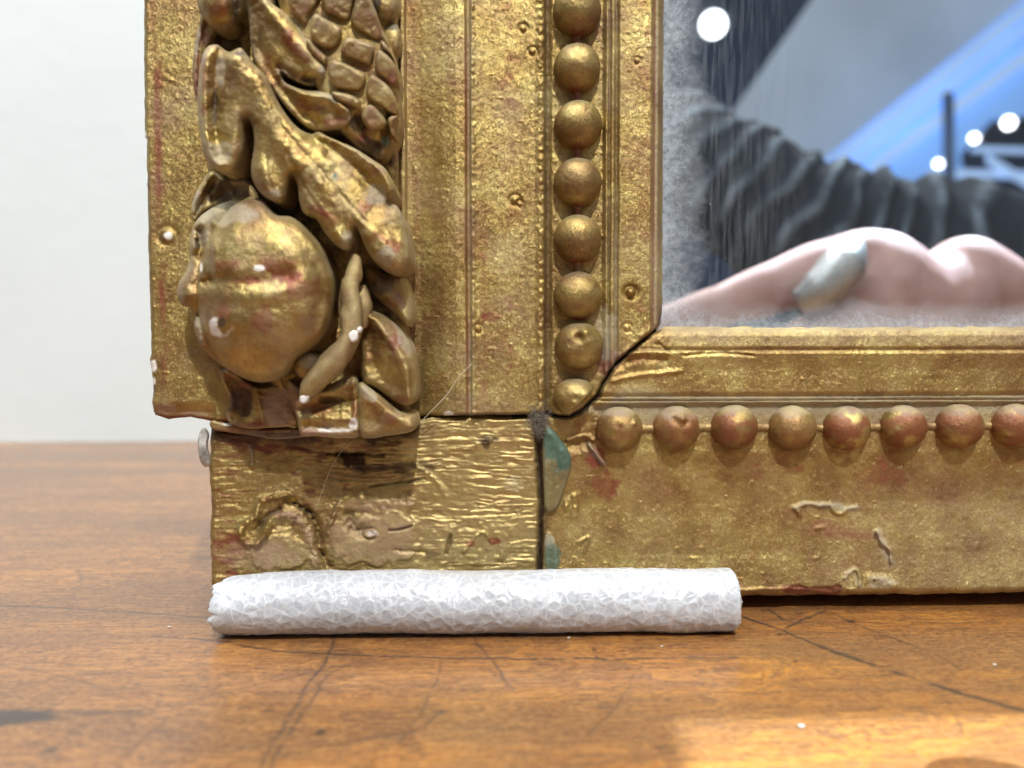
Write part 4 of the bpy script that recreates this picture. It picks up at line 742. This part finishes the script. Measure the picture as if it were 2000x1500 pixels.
# the photographer: hand, ring and knitted sleeve
person = bpy.data.objects.new('person', None); col.objects.link(person); tag(person, "person in a dark ribbed top, only hand and sleeve showing in the mirror", 'person')
SKIN = NT('skin'); _P = SKIN.coord(); _n = SKIN.noise(_P, .006, 4); _c = SKIN.mix(SKIN.rng(_n, .35, .65), (.36, .20, .165, 1), (.46, .29, .25, 1))
_p = SKIN.n('BsdfPrincipled', {'Base Color': _c, 'Roughness': .55, 'Specular IOR Level': .2, 'Subsurface Weight': .3, 'Subsurface Radius': (1, .35, .2), 'Subsurface Scale': 30*S}); SKIN.t.links.new(_p.outputs[0], SKIN.out.inputs[0]); SKIN = SKIN.m
def skin_body(name, nodes, edges, mat, parent):    # overlapping tapered limbs fused into one continuous skin, then relaxed
    N = np.array([list(mp(np.array(float(u)), np.array(float(v)), np.array(float(D))))+[r*D/F0] for u, v, D, r in nodes])*np.array([1e-3, 1e-3, 1e-3, 1e-3])
    nu, nv_ = 20, 12; th = np.linspace(0, 2*math.pi, nu, endpoint=False); ph = np.linspace(-math.pi/2, math.pi/2, nv_)
    T, Ph = np.meshgrid(th, ph); U = np.stack([np.cos(T)*np.cos(Ph), np.sin(T)*np.cos(Ph), np.sin(Ph)], -1).reshape(-1, 3)
    q0 = [(j*nu+i, j*nu+(i+1) % nu, (j+1)*nu+(i+1) % nu, (j+1)*nu+i) for j in range(nv_-1) for i in range(nu)]
    V = []; Q = []
    for a, b in edges:
        k = max(2, int(np.linalg.norm(N[a, :3]-N[b, :3])/(min(N[a, 3], N[b, 3])*.22)))
        for t in np.linspace(0, 1, k):
            tt = t*t*(3-2*t); p = N[a]*(1-t)+N[b]*t; rr = N[a, 3]*(1-tt)+N[b, 3]*tt; o_ = len(V)*len(U)
            V.append(p[:3]+U*rr); Q.append(np.array(q0)+o_)
    V = np.concatenate(V); Q = np.concatenate(Q)
    me = bpy.data.meshes.new(name); me.from_pydata(V.tolist(), [], Q.tolist()); o = bpy.data.objects.new(name, me); col.objects.link(o)
    rm = o.modifiers.new('r', 'REMESH'); rm.mode = 'VOXEL'; rm.voxel_size = .013; q = o.modifiers.new('q', 'SMOOTH'); q.iterations = 10; q.factor = .6
    dg = bpy.context.evaluated_depsgraph_get(); me2 = bpy.data.meshes.new_from_object(o.evaluated_get(dg)); bpy.data.objects.remove(o)
    me2.transform(Matrix.Scale(.1, 4)); me2.materials.clear(); me2.materials.append(mat); me2.name = name
    me2.polygons.foreach_set('use_smooth', np.ones(len(me2.polygons), bool))
    o = bpy.data.objects.new(name, me2); col.objects.link(o); o.parent = parent; return o
nodes = [(1790, 640, 2900, 125), (1710, 555, 2850, 105), (1690, 512, 2820, 66), (1600, 530, 2790, 60), (1500, 566, 2760, 52), (1400, 600, 2740, 42), (1290, 630, 2720, 32),   # index finger
         (1800, 590, 2860, 60), (1885, 545, 2900, 84), (1965, 585, 2900, 76), (1960, 690, 2900, 60),     # thumb mound
         (1690, 650, 2760, 70), (1600, 650, 2700, 44), (1520, 680, 2680, 36),                             # middle finger
         (1700, 740, 2760, 60), (1600, 760, 2720, 40), (1540, 790, 2700, 34), (1740, 820, 2760, 50), (1640, 850, 2730, 36),  # ring and little finger
         (1900, 800, 3000, 110), (2100, 950, 3200, 100)]
edges = [(0, 1), (1, 2), (2, 3), (3, 4), (4, 5), (5, 6), (1, 7), (0, 8), (8, 9), (9, 10), (1, 11), (11, 12), (12, 13), (0, 14), (14, 15), (15, 16), (14, 17), (17, 18), (0, 19), (19, 20)]
hand = skin_body('hand', nodes, edges, SKIN, person)
RING = simple('brushed_silver', (.46, .44, .41), .46, 1.0, nscale=.05)
rg = tube('ring', [tuple(mp(np.array(float(u)), np.array(float(v)), np.array(float(D)))) for u, v, D in ((1560, 592, 2640), (1600, 570, 2610), (1645, 520, 2600), (1668, 475, 2640))], [44, 72, 78, 40], RING, person, world=True, nseg=24)
CLOTH = NT('ribbed_dark_knit'); _q = CLOTH.coord(); _k = CLOTH.mix(CLOTH.math('MULTIPLY', CLOTH.attr('rib_sheen'), CLOTH.rng(CLOTH.noise(_q, .004, 4, .6), .35, .65)), (.006, .010, .016, 1), (.15, .18, .21, 1))
_p = CLOTH.n('BsdfPrincipled', {'Base Color': _k, 'Roughness': .85, 'Specular IOR Level': .12}); CLOTH.t.links.new(_p.outputs[0], CLOTH.out.inputs[0]); CLOTH = CLOTH.m
def sleeve():
    pts = catmull(np.array([(1310, 235, 4700), (1400, 330, 4500), (1520, 420, 4400), (1660, 500, 4400), (1850, 560, 4400), (2080, 620, 4500), (2300, 700, 4600)], float), 26, False)
    P = mp(pts[:, 0], pts[:, 1], pts[:, 2]); rad = np.interp(pts[:, 0], [1300, 1400, 1600, 1800, 2300], [70, 110, 150, 185, 230])*3.0
    T = np.gradient(P, axis=0); T /= np.linalg.norm(T, axis=1)[:, None]; A = np.cross(T, [0, 1., 0]); A /= np.linalg.norm(A, axis=1)[:, None]; B = np.cross(A, T)
    nc = 60; th = np.linspace(0, 2*math.pi, nc, endpoint=False); V = []
    for i in range(len(P)):
        r = rad[i]*(1+.035*np.sin(i*.75+2.2*np.sin(th)+3*vn(np.cos(th)*2, th*0+i*.08, 6))+.16*fbm(np.cos(th)*2+i*.12, np.sin(th)*2+i*.05, 3, 3))
        V.append(P[i]+np.cos(th)[:, None]*A[i]*r[:, None]+np.sin(th)[:, None]*B[i]*r[:, None])
    V = np.concatenate(V); Q = []
    for j in range(len(P)-1):
        a = j*nc+np.arange(nc); b = j*nc+(np.arange(nc)+1) % nc; Q.append(np.stack([a, b, b+nc, a+nc], -1))
    ii = np.repeat(np.arange(len(P)), nc); tt = np.tile(th, len(P)); rib_sheen = sm(.35, 1., np.sin(ii*.75+2.2*np.sin(tt)+3*vn(np.cos(tt)*2, tt*0+ii*.08, 6)))  # light sheen along the rib crests, put into the knit colour
    return mkmesh('sleeve', V, np.concatenate(Q), CLOTH, person, dict(rib_sheen=rib_sheen))
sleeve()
